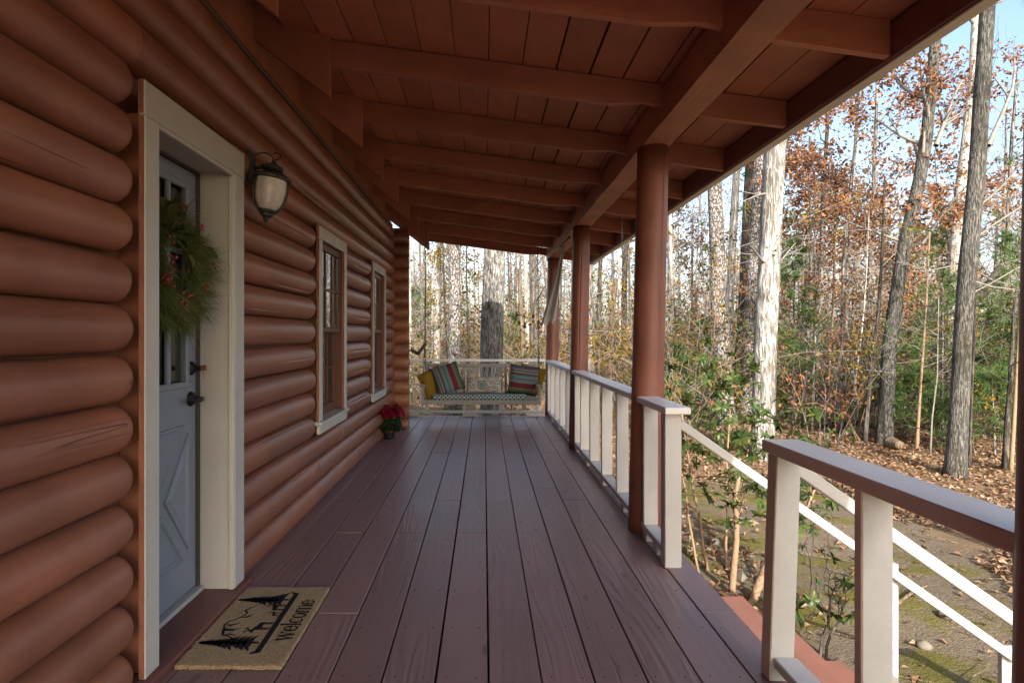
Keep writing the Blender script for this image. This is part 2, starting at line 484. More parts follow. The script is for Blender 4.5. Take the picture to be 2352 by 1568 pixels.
class MB:
    def __init__(s):
        s.v, s.f, s.m = [], [], []
    def add(s, vs, fs, mi=0):
        o = len(s.v)
        s.v.extend(vs)
        for f in fs:
            s.f.append([i + o for i in f])
            s.m.append(mi)
    def box(s, lo, hi, b=0.003, mi=0):
        vs, fs = cbox_data(lo, hi, b)
        s.add(vs, fs, mi)
    def tube(s, pts, rads, n=8, mi=0, cap=True, jit=None):
        vs, fs = tube_data(pts, rads, n, cap, jit)
        s.add(vs, fs, mi)
    def lathe(s, prof, n=20, mi=0, origin=(0, 0, 0)):
        vs, fs = [], []
        for (r, z) in prof:
            for k in range(n):
                a = 2 * PI * k / n
                vs.append((origin[0] + r * math.cos(a), origin[1] + r * math.sin(a), origin[2] + z))
        for i in range(len(prof) - 1):
            for k in range(n):
                k2 = (k + 1) % n
                fs.append((i * n + k, i * n + k2, (i + 1) * n + k2, (i + 1) * n + k))
        s.add(vs, fs, mi)
    def mesh(s, name, mats, smooth=False):
        me = bpy.data.meshes.new(name)
        me.from_pydata([tuple(v) for v in s.v], [], s.f)
        for m in (mats if isinstance(mats, (list, tuple)) else [mats]):
            me.materials.append(MATS[m])
        if any(s.m):
            me.polygons.foreach_set('material_index', s.m)
        if smooth:
            me.polygons.foreach_set('use_smooth', [True] * len(me.polygons))
        me.update()
        return me

def cbox_data(lo, hi, b):
    c = [(a + d) / 2 for a, d in zip(lo, hi)]
    h = [abs(d - a) / 2 for a, d in zip(lo, hi)]
    b = min(b, min(h) * 0.45)
    vs, idx = [], {}
    for sx in (-1, 1):
        for sy in (-1, 1):
            for sz in (-1, 1):
                s = (sx, sy, sz)
                for ax in range(3):
                    p = [c[i] + s[i] * (h[i] - (0 if i == ax else b)) for i in range(3)]
                    idx[(s, ax)] = len(vs)
                    vs.append(tuple(p))
    fs = []
    def face(ids):
        a, d, e = (Vector(vs[i]) for i in ids[:3])
        nrm = (d - a).cross(e - a)
        cen = sum((Vector(vs[i]) for i in ids), Vector()) / len(ids)
        fs.append(list(ids) if nrm.dot(cen - Vector(c)) > 0 else list(ids)[::-1])
    S = (-1, 1)
    for ax in range(3):
        o1, o2 = [i for i in range(3) if i != ax]
        for sg in S:
            q = []
            for (u, w) in ((-1, -1), (1, -1), (1, 1), (-1, 1)):
                s = [0, 0, 0]; s[ax] = sg; s[o1] = u; s[o2] = w
                q.append(idx[(tuple(s), ax)])
            face(q)
        for u in S:
            for w in S:
                s1 = [0, 0, 0]; s1[o1] = u; s1[o2] = w
                a1 = list(s1); a1[ax] = -1
                a2 = list(s1); a2[ax] = 1
                face([idx[(tuple(a1), o1)], idx[(tuple(a2), o1)], idx[(tuple(a2), o2)], idx[(tuple(a1), o2)]])
    for sx in S:
        for sy in S:
            for sz in S:
                face([idx[((sx, sy, sz), k)] for k in range(3)])
    return vs, fs

def tube_data(pts, rads, n, cap=True, jit=None):
    P = [Vector(p) for p in pts]
    vs, fs = [], []
    up = None
    for i, p in enumerate(P):
        d = (P[min(i + 1, len(P) - 1)] - P[max(i - 1, 0)])
        d = d.normalized() if d.length > 1e-9 else Vector((0, 0, 1))
        if up is None:
            up = Vector((1, 0, 0)) if abs(d.x) < 0.8 else Vector((0, 1, 0))
        a = (up - d * up.dot(d)).normalized()
        b = d.cross(a)
        up = a
        for k in range(n):
            t = 2 * PI * k / n
            r = rads[i]
            if jit:
                r *= jit(i, k, t, p)
            vs.append(tuple(p + a * (r * math.cos(t)) + b * (r * math.sin(t))))
    for i in range(len(P) - 1):
        for k in range(n):
            k2 = (k + 1) % n
            fs.append((i * n + k, i * n + k2, (i + 1) * n + k2, (i + 1) * n + k))
    if cap:
        fs.append(list(range(n))[::-1])
        fs.append([(len(P) - 1) * n + k for k in range(n)])
    return vs, fs

def put(name, me, parent=None, loc=(0, 0, 0), rot=None, local=False):
    o = bpy.data.objects.new(name, me)
    COL.objects.link(o)
    loc = Vector(loc)
    if parent is not None:
        o.parent = parent
        o.location = loc if local else loc - W[parent.name]
        W[o.name] = (W[parent.name] + loc) if local else loc
    else:
        o.location = loc
        W[o.name] = loc
    if rot is not None:
        o.rotation_euler = rot
    return o

def tag(o, label=None, cat=None, group=None, kind=None):
    if label: o['label'] = label
    if cat: o['category'] = cat
    if group: o['group'] = group
    if kind: o['kind'] = kind
    return o

def thing(name, label, cat, loc=(0, 0, 0), group=None, rot=None):
    o = put(name, None, None, loc, rot)
    o.empty_display_size = 0.1
    return tag(o, label, cat, group)

BOXES = {}
def board(name, parent, lo, hi, mat, b=0.004, extra_rot=None, local=False):
    """one bevelled board; its longest side becomes the mesh's local Y so that the grain follows it"""
    lo, hi = [min(a, c) for a, c in zip(lo, hi)], [max(a, c) for a, c in zip(lo, hi)]
    d = [c - a for a, c in zip(lo, hi)]
    ax = d.index(max(d))
    if ax == 0:
        dims, rot = (d[1], d[0], d[2]), (0, 0, -PI / 2)
    elif ax == 2:
        dims, rot = (d[0], d[2], d[1]), (PI / 2, 0, 0)
    else:
        dims, rot = tuple(d), (0, 0, 0)
    key = (tuple(round(x, 4) for x in dims), mat, b)
    if key not in BOXES:
        m = MB()
        m.box([-x / 2 for x in dims], [x / 2 for x in dims], b)
        BOXES[key] = m.mesh(name, mat)
    cen = [(a + c) / 2 for a, c in zip(lo, hi)]
    o = put(name, BOXES[key], parent, cen, rot, local)
    if extra_rot is not None:
        o.rotation_euler = (Euler(extra_rot).to_matrix() @ Euler(rot).to_matrix()).to_euler()
    return o

def beam_between(name, parent, p, q, w, h, mat, b=0.004, local=False, roll=0.0):
    """a straight timber from p to q, w wide and h high"""
    p, q = Vector(p), Vector(q)
    L = (q - p).length
    key = ((round(w, 4), round(L, 4), round(h, 4)), mat, b)
    if key not in BOXES:
        m = MB()
        m.box((-w / 2, -L / 2, -h / 2), (w / 2, L / 2, h / 2), b)
        BOXES[key] = m.mesh(name, mat)
    o = put(name, BOXES[key], parent, (p + q) / 2, None, local)
    yv = (q - p).normalized()
    xv = yv.cross(Vector((0, 0, 1)))
    if xv.length < 1e-4:
        xv = Vector((1, 0, 0))
    xv.normalize()
    zv = xv.cross(yv)
    M = Matrix((xv, yv, zv)).transposed()
    o.rotation_euler = (M @ Matrix.Rotation(roll, 3, 'Y')).to_euler()
    return o

# ------------------------------------------------------------------ ground
def gz(x, y):
    z = -0.86
    d = max(0.0, y - 10.0)
    z += 0.012 * d + 0.00035 * d * d if d < 60 else 0.012 * 60 + 0.00035 * 3600 + 0.02 * (d - 60)
    z += 0.10 * noise.noise(Vector((x * 0.25, y * 0.25, 3.3))) + 0.05 * noise.noise(Vector((x * 0.9, y * 0.9, 1.1)))
    r = max(0.0, x - 6.5)
    z -= 0.02 * min(r, 8)
    if -3.2 < x < 1.2 and y < 10.2:
        z = min(z, -0.75)
    return z

def make_ground():
    def axis(lo, hi, fine_lo, fine_hi, step):
        out = []
        x = fine_lo
        while x <= fine_hi:
            out.append(x); x += step
        s, x = step, out[-1]
        while x < hi:
            s *= 1.18; x += s; out.append(x)
        s, x, pre = step, out[0], []
        while x > lo:
            s *= 1.18; x -= s; pre.append(x)
        return pre[::-1] + out
    xs = axis(-420, 420, -4, 14, 0.16)
    ys = axis(-60, 620, 0, 20, 0.16)
    V = [(x, y, gz(x, y)) for y in ys for x in xs]
    n = len(xs)
    F = [(j * n + i, j * n + i + 1, (j + 1) * n + i + 1, (j + 1) * n + i) for j in range(len(ys) - 1) for i in range(n - 1)]
    m = MB(); m.add(V, F)
    tag(put('ground', m.mesh('ground', 'woodland_floor', True)), kind='structure')
make_ground()

# ------------------------------------------------------------------ porch deck
R = random.Random(11)
deck = put('porch_deck', None)
tag(deck, kind='structure')
SEAM0, PITCH, DECK_R, DECK_END, DECK_START = 0.0145, 0.198, 1.165, 9.93, -4.0
JOIST = 0.393
def make_deck():
    fixed = {-1: [4.05], 1: [4.05], 3: [4.85], 4: [5.23]}
    for k in range(-8, 6):
        x0, x1 = SEAM0 + k * PITCH, SEAM0 + (k + 1) * PITCH
        if k == 5:
            x1 = DECK_R
        g0 = R.choice([0.0026, 0.0034, 0.0042, 0.0055])
        g1 = R.choice([0.0022, 0.003, 0.0038])
        if k in (-1, 0):
            g0 += 0.002
        cuts = sorted(set(fixed.get(k, [])))
        y = DECK_START
        ends = [y]
        base = 4.05 + JOIST * R.choice([-3, -2, 0, 1, 2, 3])
        cs = cuts or [base]
        c = cs[0]
        while c > DECK_START + 1.2:
            ends.append(c); c -= JOIST * R.choice([8, 9, 10])
        c = cs[0]
        while True:
            c += JOIST * R.choice([5, 6, 7, 8])
            if c > DECK_END - 0.9:
                break
            ends.append(c)
        ends = sorted(ends) + [DECK_END + R.uniform(-0.012, 0.012)]
        for a, b in zip(ends[:-1], ends[1:]):
            dz = R.uniform(-0.0025, 0.0015)
            board('plank', deck, (x0 + g0, a + 0.0015, -0.038 + dz), (x1 - g1, b - 0.0015, dz), 'deck_paint', 0.0022)
    y = DECK_START + 0.05
    while y < DECK_END:
        board('joist', deck, (-1.75, y - 0.019, -0.235), (DECK_R - 0.05, y + 0.019, -0.042), 'weathered_wood')
        y += JOIST
    m = MB()
    y = DECK_START + 0.05
    while y < DECK_END:
        if y > 0.8:
            for k in range(-7, 6):
                for e in (0.04, PITCH - 0.045):
                    m.lathe([(0.0, 0.0), (0.0028, -0.0003), (0.0032, -0.003)], 6, 0, (SEAM0 + k * PITCH + e + R.uniform(-.008, .008), y + R.uniform(-.008, .008), 0.0022))
        y += JOIST
    tag(put('nail_heads', m.mesh('nail_heads', 'sill_paint'), deck, (0, 0, 0)), kind='stuff')
    board('rim_board', deck, (DECK_R - 0.045, DECK_START, -0.24), (DECK_R - 0.008, DECK_END - 0.03, -0.043), 'deck_paint')
    board('rim_board', deck, (-1.7, DECK_END - 0.028, -0.24), (DECK_R - 0.01, DECK_END + 0.01, -0.043), 'deck_paint')
    board('added_shade_skirt', deck, (DECK_R - 0.11, DECK_START, -1.2), (DECK_R - 0.09, DECK_END - 0.08, -0.238), 'weathered_wood')  # unseen boards added to keep light from under the plank seams
    board('added_shade_skirt', deck, (-1.6, DECK_END - 0.079, -1.2), (DECK_R - 0.09, DECK_END - 0.06, -0.238), 'weathered_wood')
    for y in (0.9, 4.0, 7.0, 9.7):
        for x in (-0.3, 0.95):
            board('support', deck, (x - 0.06, y - 0.06, -1.15), (x + 0.06, y + 0.06, -0.236), 'weathered_wood')
make_deck()

# ------------------------------------------------------------------ log house
XC, DEP, PR, Z0 = -1.318, 0.082, 0.1755, -0.015      # log axis plane, bulge, row pitch, lowest joint
DOOR = (2.25, 3.18)
WINS = ((4.64, 5.56), (6.87, 7.77))
WALL_END = 8.69
house = thing('log_house', 'red-brown log house wall with white-trimmed door and windows along the porch', 'house', (-1.315, 4, 0))
wall = None
def make_backing():
    m = MB()
    xa, xb = -1.50, -1.348
    zt = 3.6
    def seg(y0, y1, z0, z1):
        m.box((xa, y0, z0), (xb, y1, z1), 0.001)
    d0, d1 = DOOR[0] + 0.09, DOOR[1] - 0.10
    seg(-4, d0, -1.2, zt)
    seg(d0, d1, 2.09, zt)
    seg(d0, d1, -1.2, 0.0)
    prev = d1
    for (a, b) in WINS:
        seg(prev, a + 0.08, -1.2, zt)
        seg(a + 0.08, b - 0.08, 2.015, zt)
        seg(a + 0.08, b - 0.08, -1.2, 0.60)
        prev = b - 0.08
    seg(prev, 8.86, -1.2, zt)
    o = put('wall', m.mesh('wall', 'log_stain'), house, (0, 0, 0))
    # the room behind
    m = MB()
    m.box((-6.0, -4, -1.2), (-5.9, 8.86, 3.6), 0.001)
    m.box((-5.9, -4.1, -1.2), (-1.5, -4.0, 3.6), 0.001)
    m.box((-5.9, 8.70, -1.2), (-1.502, 8.86, 3.6), 0.001)
    m.box((-5.9, -4, -0.1), (-1.502, 8.7, 0.0), 0.001)
    m.box((-5.9, -4, 2.6), (-1.502, 8.7, 2.7), 0.001)
    m.box((-3.2, 3.9, 0.0), (-3.1, 8.7, 2.6), 0.001)
    put('room', m.mesh('room', 'room_wall'), house, (0, 0, 0))
    return o
wall = make_backing()

def log_mesh(L, e0, e1, half, dep, rng, full=False):
    """half-round log along +Y from 0 to L; ends 'r' rounded nose, 'b' butt joint"""
    ys, ss = [], []
    def endprof(kind):
        if kind == 'r':
            return [(0.075 * t, math.sqrt(max(0.0, 1 - (1 - t) ** 2.2)) * 0.62 + 0.38) for t in (0, .06, .16, .3, .5, .75)]
        return [(0.0, 0.94), (0.004, 0.975), (0.012, 1.0)]
    for y, s_ in endprof(e0):
        ys.append(y); ss.append(s_)
    nmid = max(2, int(L / 0.35))
    for i in range(nmid + 1):
        y = 0.09 + (L - 0.18) * i / nmid
        ys.append(y); ss.append(1.0)
    for y, s_ in endprof(e1)[::-1]:
        ys.append(L - y); ss.append(s_)
    ph = rng.uniform(0, 99)
    ang = [-104 + 208 * k / 14 for k in range(15)]
    ck, c0, c1 = None, 0, 0
    if L > 0.8 and rng.random() < 0.55:                # a drying check, cut into the log
        ck = rng.uniform(-62, 55)
        c0 = rng.uniform(0.1, 0.6) * L
        c1 = min(L - 0.1, c0 + rng.uniform(0.4, 1.6))
        ang = sorted([a_ for a_ in ang if abs(a_ - ck) > 3] + [ck - 1.3, ck, ck + 1.3])
        ys2 = [c0 + (c1 - c0) * k / 8 for k in range(9)]
        both = sorted(list(zip(ys, ss)) + [(q, 1.0) for q in ys2 if 0.1 < q < L - 0.1])
        ys, ss = [p[0] for p in both], [p[1] for p in both]
    na = len(ang)
    vs, fs = [], []
    for y, s_ in zip(ys, ss):
        w = 1 + 0.022 * noise.noise(Vector((ph, y * 0.7, 0)))
        dz = 0.004 * noise.noise(Vector((ph + 9, y * 0.5, 5)))
        for k in range(na):
            t = rad(ang[k] + (2.0 * noise.noise(Vector((ph, y * 3, 7))) if ck is not None else 0))
            lump = 1 + 0.014 * noise.noise(Vector((ph, y * 2.2, ang[k] * 0.04)))
            if ck is not None and ang[k] == ck and c0 < y < c1:
                lump -= 0.16 * math.sin(PI * (y - c0) / (c1 - c0))
            vs.append((dep * s_ * w * lump * math.cos(t), y, half * min(s_ * 1.02, 1) * w * math.sin(t) + dz))
    n = len(ys)
    for i in range(n - 1):
        for k in range(na - 1):
            fs.append((i * na + k, i * na + k + 1, (i + 1) * na + k + 1, (i + 1) * na + k)[::-1])
    fs.append(list(range(na)))
    fs.append([(n - 1) * na + k for k in range(na)][::-1])
    m = MB(); m.add(vs, fs)
    return m.mesh('log', 'log_stain', True)

def make_logs():
    rng = random.Random(5)
    joints = {13: [2.27, 6.85], 15: [2.73], 14: [7.64], 1: [4.72], 2: [5.45], 12: [], 0: [6.2]}
    for n in range(16):
        za, zb = Z0 + PR * n, Z0 + PR * (n + 1)
        zc = (za + zb) / 2
        iv = [(-4.0, WALL_END, 'b', 'r')]
        def cut(iv, a, b, c, d):
            out = []
            for (s, e, k0, k1) in iv:
                if e <= a or s >= b:
                    out.append((s, e, k0, k1)); continue
                out.append((s, c, k0, 'r'))
                out.append((d, e, 'r', k1))
            return out
        if n <= 12:
            iv = cut(iv, DOOR[0], DOOR[1], DOOR[0] - 0.012, DOOR[1] - 0.05)
        if 3 <= n <= 11:
            for (a, b) in WINS:
                iv = cut(iv, a, b, a - 0.014, b - 0.04)
        for j in joints.get(n, []):
            out = []
            for (s, e, k0, k1) in iv:
                if s + 0.3 < j < e - 0.3:
                    out += [(s, j - 0.0015, k0, 'b'), (j + 0.0015, e, 'b', k1)]
                else:
                    out.append((s, e, k0, k1))
            iv = out
        for (s, e, k0, k1) in iv:
            half = PR / 2 * rng.uniform(0.965, 0.99)
            dep = DEP * rng.uniform(0.95, 1.04)
            put('log', log_mesh(e - s, k0, k1, half, dep, rng), wall, (XC, s, zc + rng.uniform(-.003, .003)))
    # crossing logs of the far corner, their tails stand proud of the wall
    for n in range(16):
        zc = Z0 + PR * (n + 0.5) - 0.05
        half = PR / 2 * 1.02
        L = 0.63 + rng.uniform(-0.006, 0.006)
        put('corner_log', log_mesh(L, 'b', 'b', half, 0.05, rng), wall, (-1.69, 8.765, zc), (0, 0, -PI / 2))
    m = MB()
    m.box((-1.70, 8.765, -0.1), (-1.07, 8.92, 2.79), 0.01)
    put('corner_core', m.mesh('corner_core', 'log_stain'), wall, (0, 0, 0))
    # chinking strip / wires along the top log
    m = MB()
    pts = [(-1.268 + 0.004 * math.sin(y * 2.1), y, 2.792 + 0.006 * math.sin(y * 1.3 + 1)) for y in [i * 0.35 - 3.0 for i in range(34)] if y < WALL_END]
    m.tube(pts, [0.016] * len(pts), 8)
    put('cable', m.mesh('cable', 'cable', True), wall, (0, 0, 0))
    board('frieze_board', wall, (-1.335, -4, 2.79), (-1.315, 8.69, 3.25), 'rafter_stain')
make_logs()

def casing_set(parent, y0, y1, z0, z1, wl, wr, wt, mat='white_paint', back=-1.25, face=-1.225):
    """two side casings and a head casing around an opening; the near edge of each board is left brown"""
    def piece(a, b, lo, hi):
        m = MB()
        m.box((back, a, lo), (face, b, hi), 0.003)
        # faces that look to the sides keep the log stain
        for i, f in enumerate(m.f):
            P = [Vector(m.v[k]) for k in f]
            nn = (P[1] - P[0]).cross(P[2] - P[0]).normalized()
            if abs(nn.y) > 0.8:
                m.m[i] = 1
        put('casing', m.mesh('casing', [mat, 'log_stain']), parent, (0, 0, 0))
    piece(y0, y0 + wl, z0, z1 - wt)
    piece(y1 - wr, y1, z0, z1 - wt)
    piece(y0 - 0.004, y1 + 0.004, z1 - wt + 0.0015, z1)

def make_door():
    y0, y1 = DOOR
    door = put('door', None, house, (-1.40, (y0 + y1) / 2, 0.0))
    wl, wr, wt = 0.100, 0.118, 0.128
    casing_set(door, y0, y1, 0.036, 2.205, wl, wr, wt)
    i0, i1, it = y0 + wl + 0.004, y1 - wr - 0.006, 2.205 - wt - 0.004
    # jamb linings
    m = MB(); m.box((-1.3475, y0 + 0.052, 0.034), (-1.2505, y0 + 0.072, 2.10), 0.002)
    put('buck', m.mesh('buck', 'log_stain'), door, (0, 0, 0))
    m = MB(); m.box((-1.46, i0 - 0.03, 0.034), (-1.251, i0 - 0.006, it + 0.03), 0.002)
    put('jamb', m.mesh('jamb', 'white_paint'), door, (0, 0, 0))
    m = MB(); m.box((-1.46, i1 + 0.006, 0.034), (-1.251, i1 + 0.03, it + 0.03), 0.002)
    put('jamb', m.mesh('jamb', 'white_paint'), door, (0, 0, 0))
    m = MB(); m.box((-1.46, i0 - 0.006, it + 0.005), (-1.251, i1 + 0.006, it + 0.03), 0.002)
    put('head_jamb', m.mesh('head_jamb', 'white_paint'), door, (0, 0, 0))
    m = MB()
    m.box((-1.252, i1 - 0.008, 0.036), (-1.228, i1 + 0.008, it), 0.003)
    m.box((-1.252, i0, it - 0.012), (-1.228, i1 - 0.010, it + 0.006), 0.003)
    put('stop_moulding', m.mesh('stop_moulding', 'white_paint'), door, (0, 0, 0))
    m = MB(); m.box((-1.455, i1 - 0.012, 0.04), (-1.395, i1 + 0.005, it), 0.002); m.box((-1.455, i0, it - 0.008), (-1.395, i1 - 0.014, it + 0.003), 0.002)
    put('weather_strip', m.mesh('weather_strip', 'weather_strip'), door, (0, 0, 0))
    # slab with a window opening
    xa, xf = -1.455, -1.410
    s0, s1, zb, zt = i0 + 0.004, i1 - 0.014, 0.062, it - 0.010
    g0, g1, gb, gt = s0 + 0.10, s1 - 0.105, 1.055, 1.975
    m = MB()
    m.box((xa, s0, zb), (xf, s1, gb), 0.002)
    m.box((xa, s0, gt), (xf, s1, zt), 0.002)
    m.box((xa, s0, gb + 0.0005), (xf, g0, gt - 0.0005), 0.0005)
    m.box((xa, g1, gb + 0.0005), (xf, s1, gt - 0.0005), 0.0005)
    put('slab', m.mesh('slab', 'door_paint'), door, (0, 0, 0))
    # glazing bead and muntins
    m = MB()
    t = 0.022
    m.box((xf - 0.006, g0 - t, gb - t), (xf + 0.012, g0 + 0.008, gt + t), 0.006)
    m.box((xf - 0.006, g1 - 0.008, gb - t), (xf + 0.012, g1 + t, gt + t), 0.006)
    m.box((xf - 0.006, g0 + 0.0085, gt - 0.008), (xf + 0.0115, g1 - 0.0085, gt + t), 0.006)
    m.box((xf - 0.006, g0 + 0.0085, gb - t), (xf + 0.0115, g1 - 0.0085, gb + 0.008), 0.006)
    put('glazing_frame', m.mesh('glazing_frame', 'door_paint'), door, (0, 0, 0))
    cw = (g1 - g0) / 3
    rh = (gt - gb) / 3
    for k in (1, 2):
        m = MB(); m.box((xf - 0.014, g0 + cw * k - 0.013, gb), (xf + 0.008, g0 + cw * k + 0.013, gt), 0.007)
        put('muntin', m.mesh('muntin', 'door_paint'), door, (0, 0, 0))
        m = MB(); m.box((xf - 0.013, g0, gb + rh * k - 0.012), (xf + 0.006, g1, gb + rh * k + 0.012), 0.006)
        put('muntin', m.mesh('muntin', 'door_paint'), door, (0, 0, 0))
    pm = MB(); pm.box((-0.002, -cw / 2 + 0.002, -rh / 2 + 0.002), (0.002, cw / 2 - 0.002, rh / 2 - 0.002), 0.0005)
    pme = pm.mesh('pane', 'window_glass')
    for i in range(3):
        for j in range(3):
            put('pane', pme, door, (xf - 0.018, g0 + cw * (i + .5), gb + rh * (j + .5)))
    # crossbuck panels: four triangles with stepped edges
    a0, a1, b0, b1 = s0 + 0.085, s1 - 0.085, 0.22, 0.86
    cy_, cz_ = (a0 + a1) / 2, (b0 + b1) / 2
    gp = 0.034
    tris = [[(a0 + gp, b1), (a1 - gp, b1), (cy_, cz_ + gp * 1.35)], [(a0 + gp, b0), (cy_, cz_ - gp * 1.35), (a1 - gp, b0)],
            [(a0, b0 + gp * 1.3), (a0, b1 - gp * 1.3), (cy_ - gp, cz_)], [(a1, b0 + gp * 1.3), (cy_ + gp, cz_), (a1, b1 - gp * 1.3)]]
    for tr in tris:
        P = [Vector((p[0], p[1])) for p in tr]
        def inset(P, d):
            out = []
            n = len(P)
            ar = sum(P[i].x * P[(i + 1) % n].y - P[(i + 1) % n].x * P[i].y for i in range(n))
            sg = 1 if ar > 0 else -1
            for i in range(n):
                e1 = (P[i] - P[i - 1]).normalized(); e2 = (P[(i + 1) % n] - P[i]).normalized()
                n1 = Vector((-e1.y, e1.x)) * sg; n2 = Vector((-e2.y, e2.x)) * sg
                k = (n1 + n2); k = k / max(0.15, (1 + n1.dot(n2)))
                out.append(P[i] + k * d)
            return out
        rings = [(0, -0.004), (0.001, 0.009), (0.012, 0.012), (0.019, 0.0015), (0.030, 0.0015), (0.042, 0.007)]
        vs, fs = [], []
        for d, h in rings:
            for p in inset(P, d):
                vs.append((xf + h, p.x, p.y))
        for r in range(len(rings) - 1):
            for k in range(3):
                k2 = (k + 1) % 3
                fs.append((r * 3 + k, r * 3 + k2, r * 3 + 3 + k2, r * 3 + 3 + k))
        fs.append(tuple((len(rings) - 1) * 3 + k for k in range(3)))
        m = MB(); m.add(vs, fs)
        me = m.mesh('panel', 'door_paint')
        put('panel', me, door, (0, 0, 0))
    # deadbolt and lever
    def rose(z, r):
        m = MB()
        m.lathe([(0, 0.026), (r * .55, 0.026), (r * .62, 0.018), (r * .9, 0.012), (r, 0.006), (r, 0)], 22)
        return m
    hy = s1 - 0.055
    m = rose(0, 0.034)
    m.tube([(0, 0, 0.02), (0, 0, 0.052)], [0.013, 0.012], 12)
    put('deadbolt', m.mesh('deadbolt', 'dark_metal', False), door, (xf, hy, 1.122), (0, PI / 2, 0))
    m = MB()
    m.box((-0.0125, -0.0015, -0.010), (0.0125, 0.0015, 0.016), 0.001)
    m.tube([(0.0, 0, -0.012), (0.002, 0.004, -0.03), (0.004, 0.0, -0.048)], [0.003, 0.004, 0.003], 8)
    put('key', m.mesh('key', 'brass', False), door, (xf + 0.064, hy, 1.122))
    m = rose(0, 0.036)
    m.tube([(0, 0, 0.015), (0, 0, 0.05), (0, 0, 0.058)], [0.012, 0.011, 0.013], 12)
    m.tube([(0, 0, 0.055), (0.002, -0.03, 0.060), (0.0, -0.07, 0.054), (-0.006, -0.105, 0.05)], [0.012, 0.012, 0.010, 0.008], 10)
    put('lever_handle', m.mesh('lever_handle', 'dark_metal', True), door, (xf, hy, 0.975), (0, PI / 2, 0))
    # metal threshold and painted sill board
    m = MB(); m.box((-1.47, i0, 0.034), (-1.372, i1, 0.056), 0.005)
    put('threshold', m.mesh('threshold', 'grey_sill'), door, (0, 0, 0))
    m = MB(); m.box((-1.5, y0 - 0.02, 0.002), (-1.196, y1 + 0.035, 0.033), 0.004)
    put('sill_board', m.mesh('sill_board', 'sill_paint'), door, (0, 0, 0))
make_door()

def make_window(y0, y1):
    win = put('window', None, house, (-1.29, (y0 + y1) / 2, 0.6))
    z0, z1 = 0.636, 2.10
    casing_set(win, y0, y1, z0, z1, 0.088, 0.088, 0.095)
    a, b, top = y0 + 0.088, y1 - 0.088, z1 - 0.095
    m = MB(); m.box((-1.40, y0 - 0.012, z0 - 0.03), (-1.205, y1 + 0.012, z0 - 0.002), 0.004)
    put('sill', m.mesh('sill', 'white_paint'), win, (0, 0, 0))
    m = MB(); m.box((-1.25, y0 + 0.002, 0.54), (-1.2235, y1 - 0.002, z0 - 0.031), 0.003)
    put('apron', m.mesh('apron', 'white_paint'), win, (0, 0, 0))
    m = MB()
    m.box((-1.40, a - 0.035, z0), (-1.251, a, top + 0.03), 0.002)
    m.box((-1.40, b, z0), (-1.251, b + 0.035, top + 0.03), 0.002)
    m.box((-1.40, a + 0.001, top), (-1.251, b - 0.001, top + 0.035), 0.002)
    put('frame', m.mesh('frame', 'sash_paint'), win, (0, 0, 0))
    mid = 1.325
    def sash(x, lo, hi, meet_low):
        st, rl = 0.045, 0.055
        m = MB()
        m.box((x - 0.017, a + 0.002, lo), (x + 0.017, a + st, hi), 0.004)
        m.box((x - 0.017, b - st, lo), (x + 0.017, b - 0.002, hi), 0.004)
        lo_h = 0.038 if meet_low else 0.075
        hi_h = rl if meet_low else 0.038
        m.box((x - 0.0165, a + st + 0.0005, lo), (x + 0.0165, b - st - 0.0005, lo + lo_h), 0.004)
        m.box((x - 0.0165, a + st + 0.0005, hi - hi_h), (x + 0.0165, b - st - 0.0005, hi), 0.004)
        put('sash', m.mesh('sash', 'sash_paint'), win, (0, 0, 0))
        p0, p1, q0, q1 = a + st, b - st, lo + lo_h, hi - hi_h
        cw, rh = (p1 - p0) / 3, (q1 - q0) / 2
        for k in (1, 2):
            m = MB(); m.box((x - 0.012, p0 + cw * k - 0.010, q0), (x + 0.012, p0 + cw * k + 0.010, q1), 0.005)
            put('muntin', m.mesh('muntin', 'sash_paint'), win, (0, 0, 0))
        m = MB(); m.box((x - 0.0115, p0, q0 + rh - 0.010), (x + 0.0115, p1, q0 + rh + 0.010), 0.005)
        put('muntin', m.mesh('muntin', 'sash_paint'), win, (0, 0, 0))
        pm = MB(); pm.box((-0.0015, -cw / 2 + .001, -rh / 2 + .001), (0.0015, cw / 2 - .001, rh / 2 - .001), 0.0004)
        me = pm.mesh('pane', 'window_glass')
        for i in range(3):
            for j in range(2):
                put('pane', me, win, (x, p0 + cw * (i + .5), q0 + rh * (j + .5)))
    sash(-1.278, mid - 0.019, top - 0.002, True)
    sash(-1.320, z0 + 0.004, mid + 0.018, False)
for (a, b) in WINS:
    make_window(a, b)

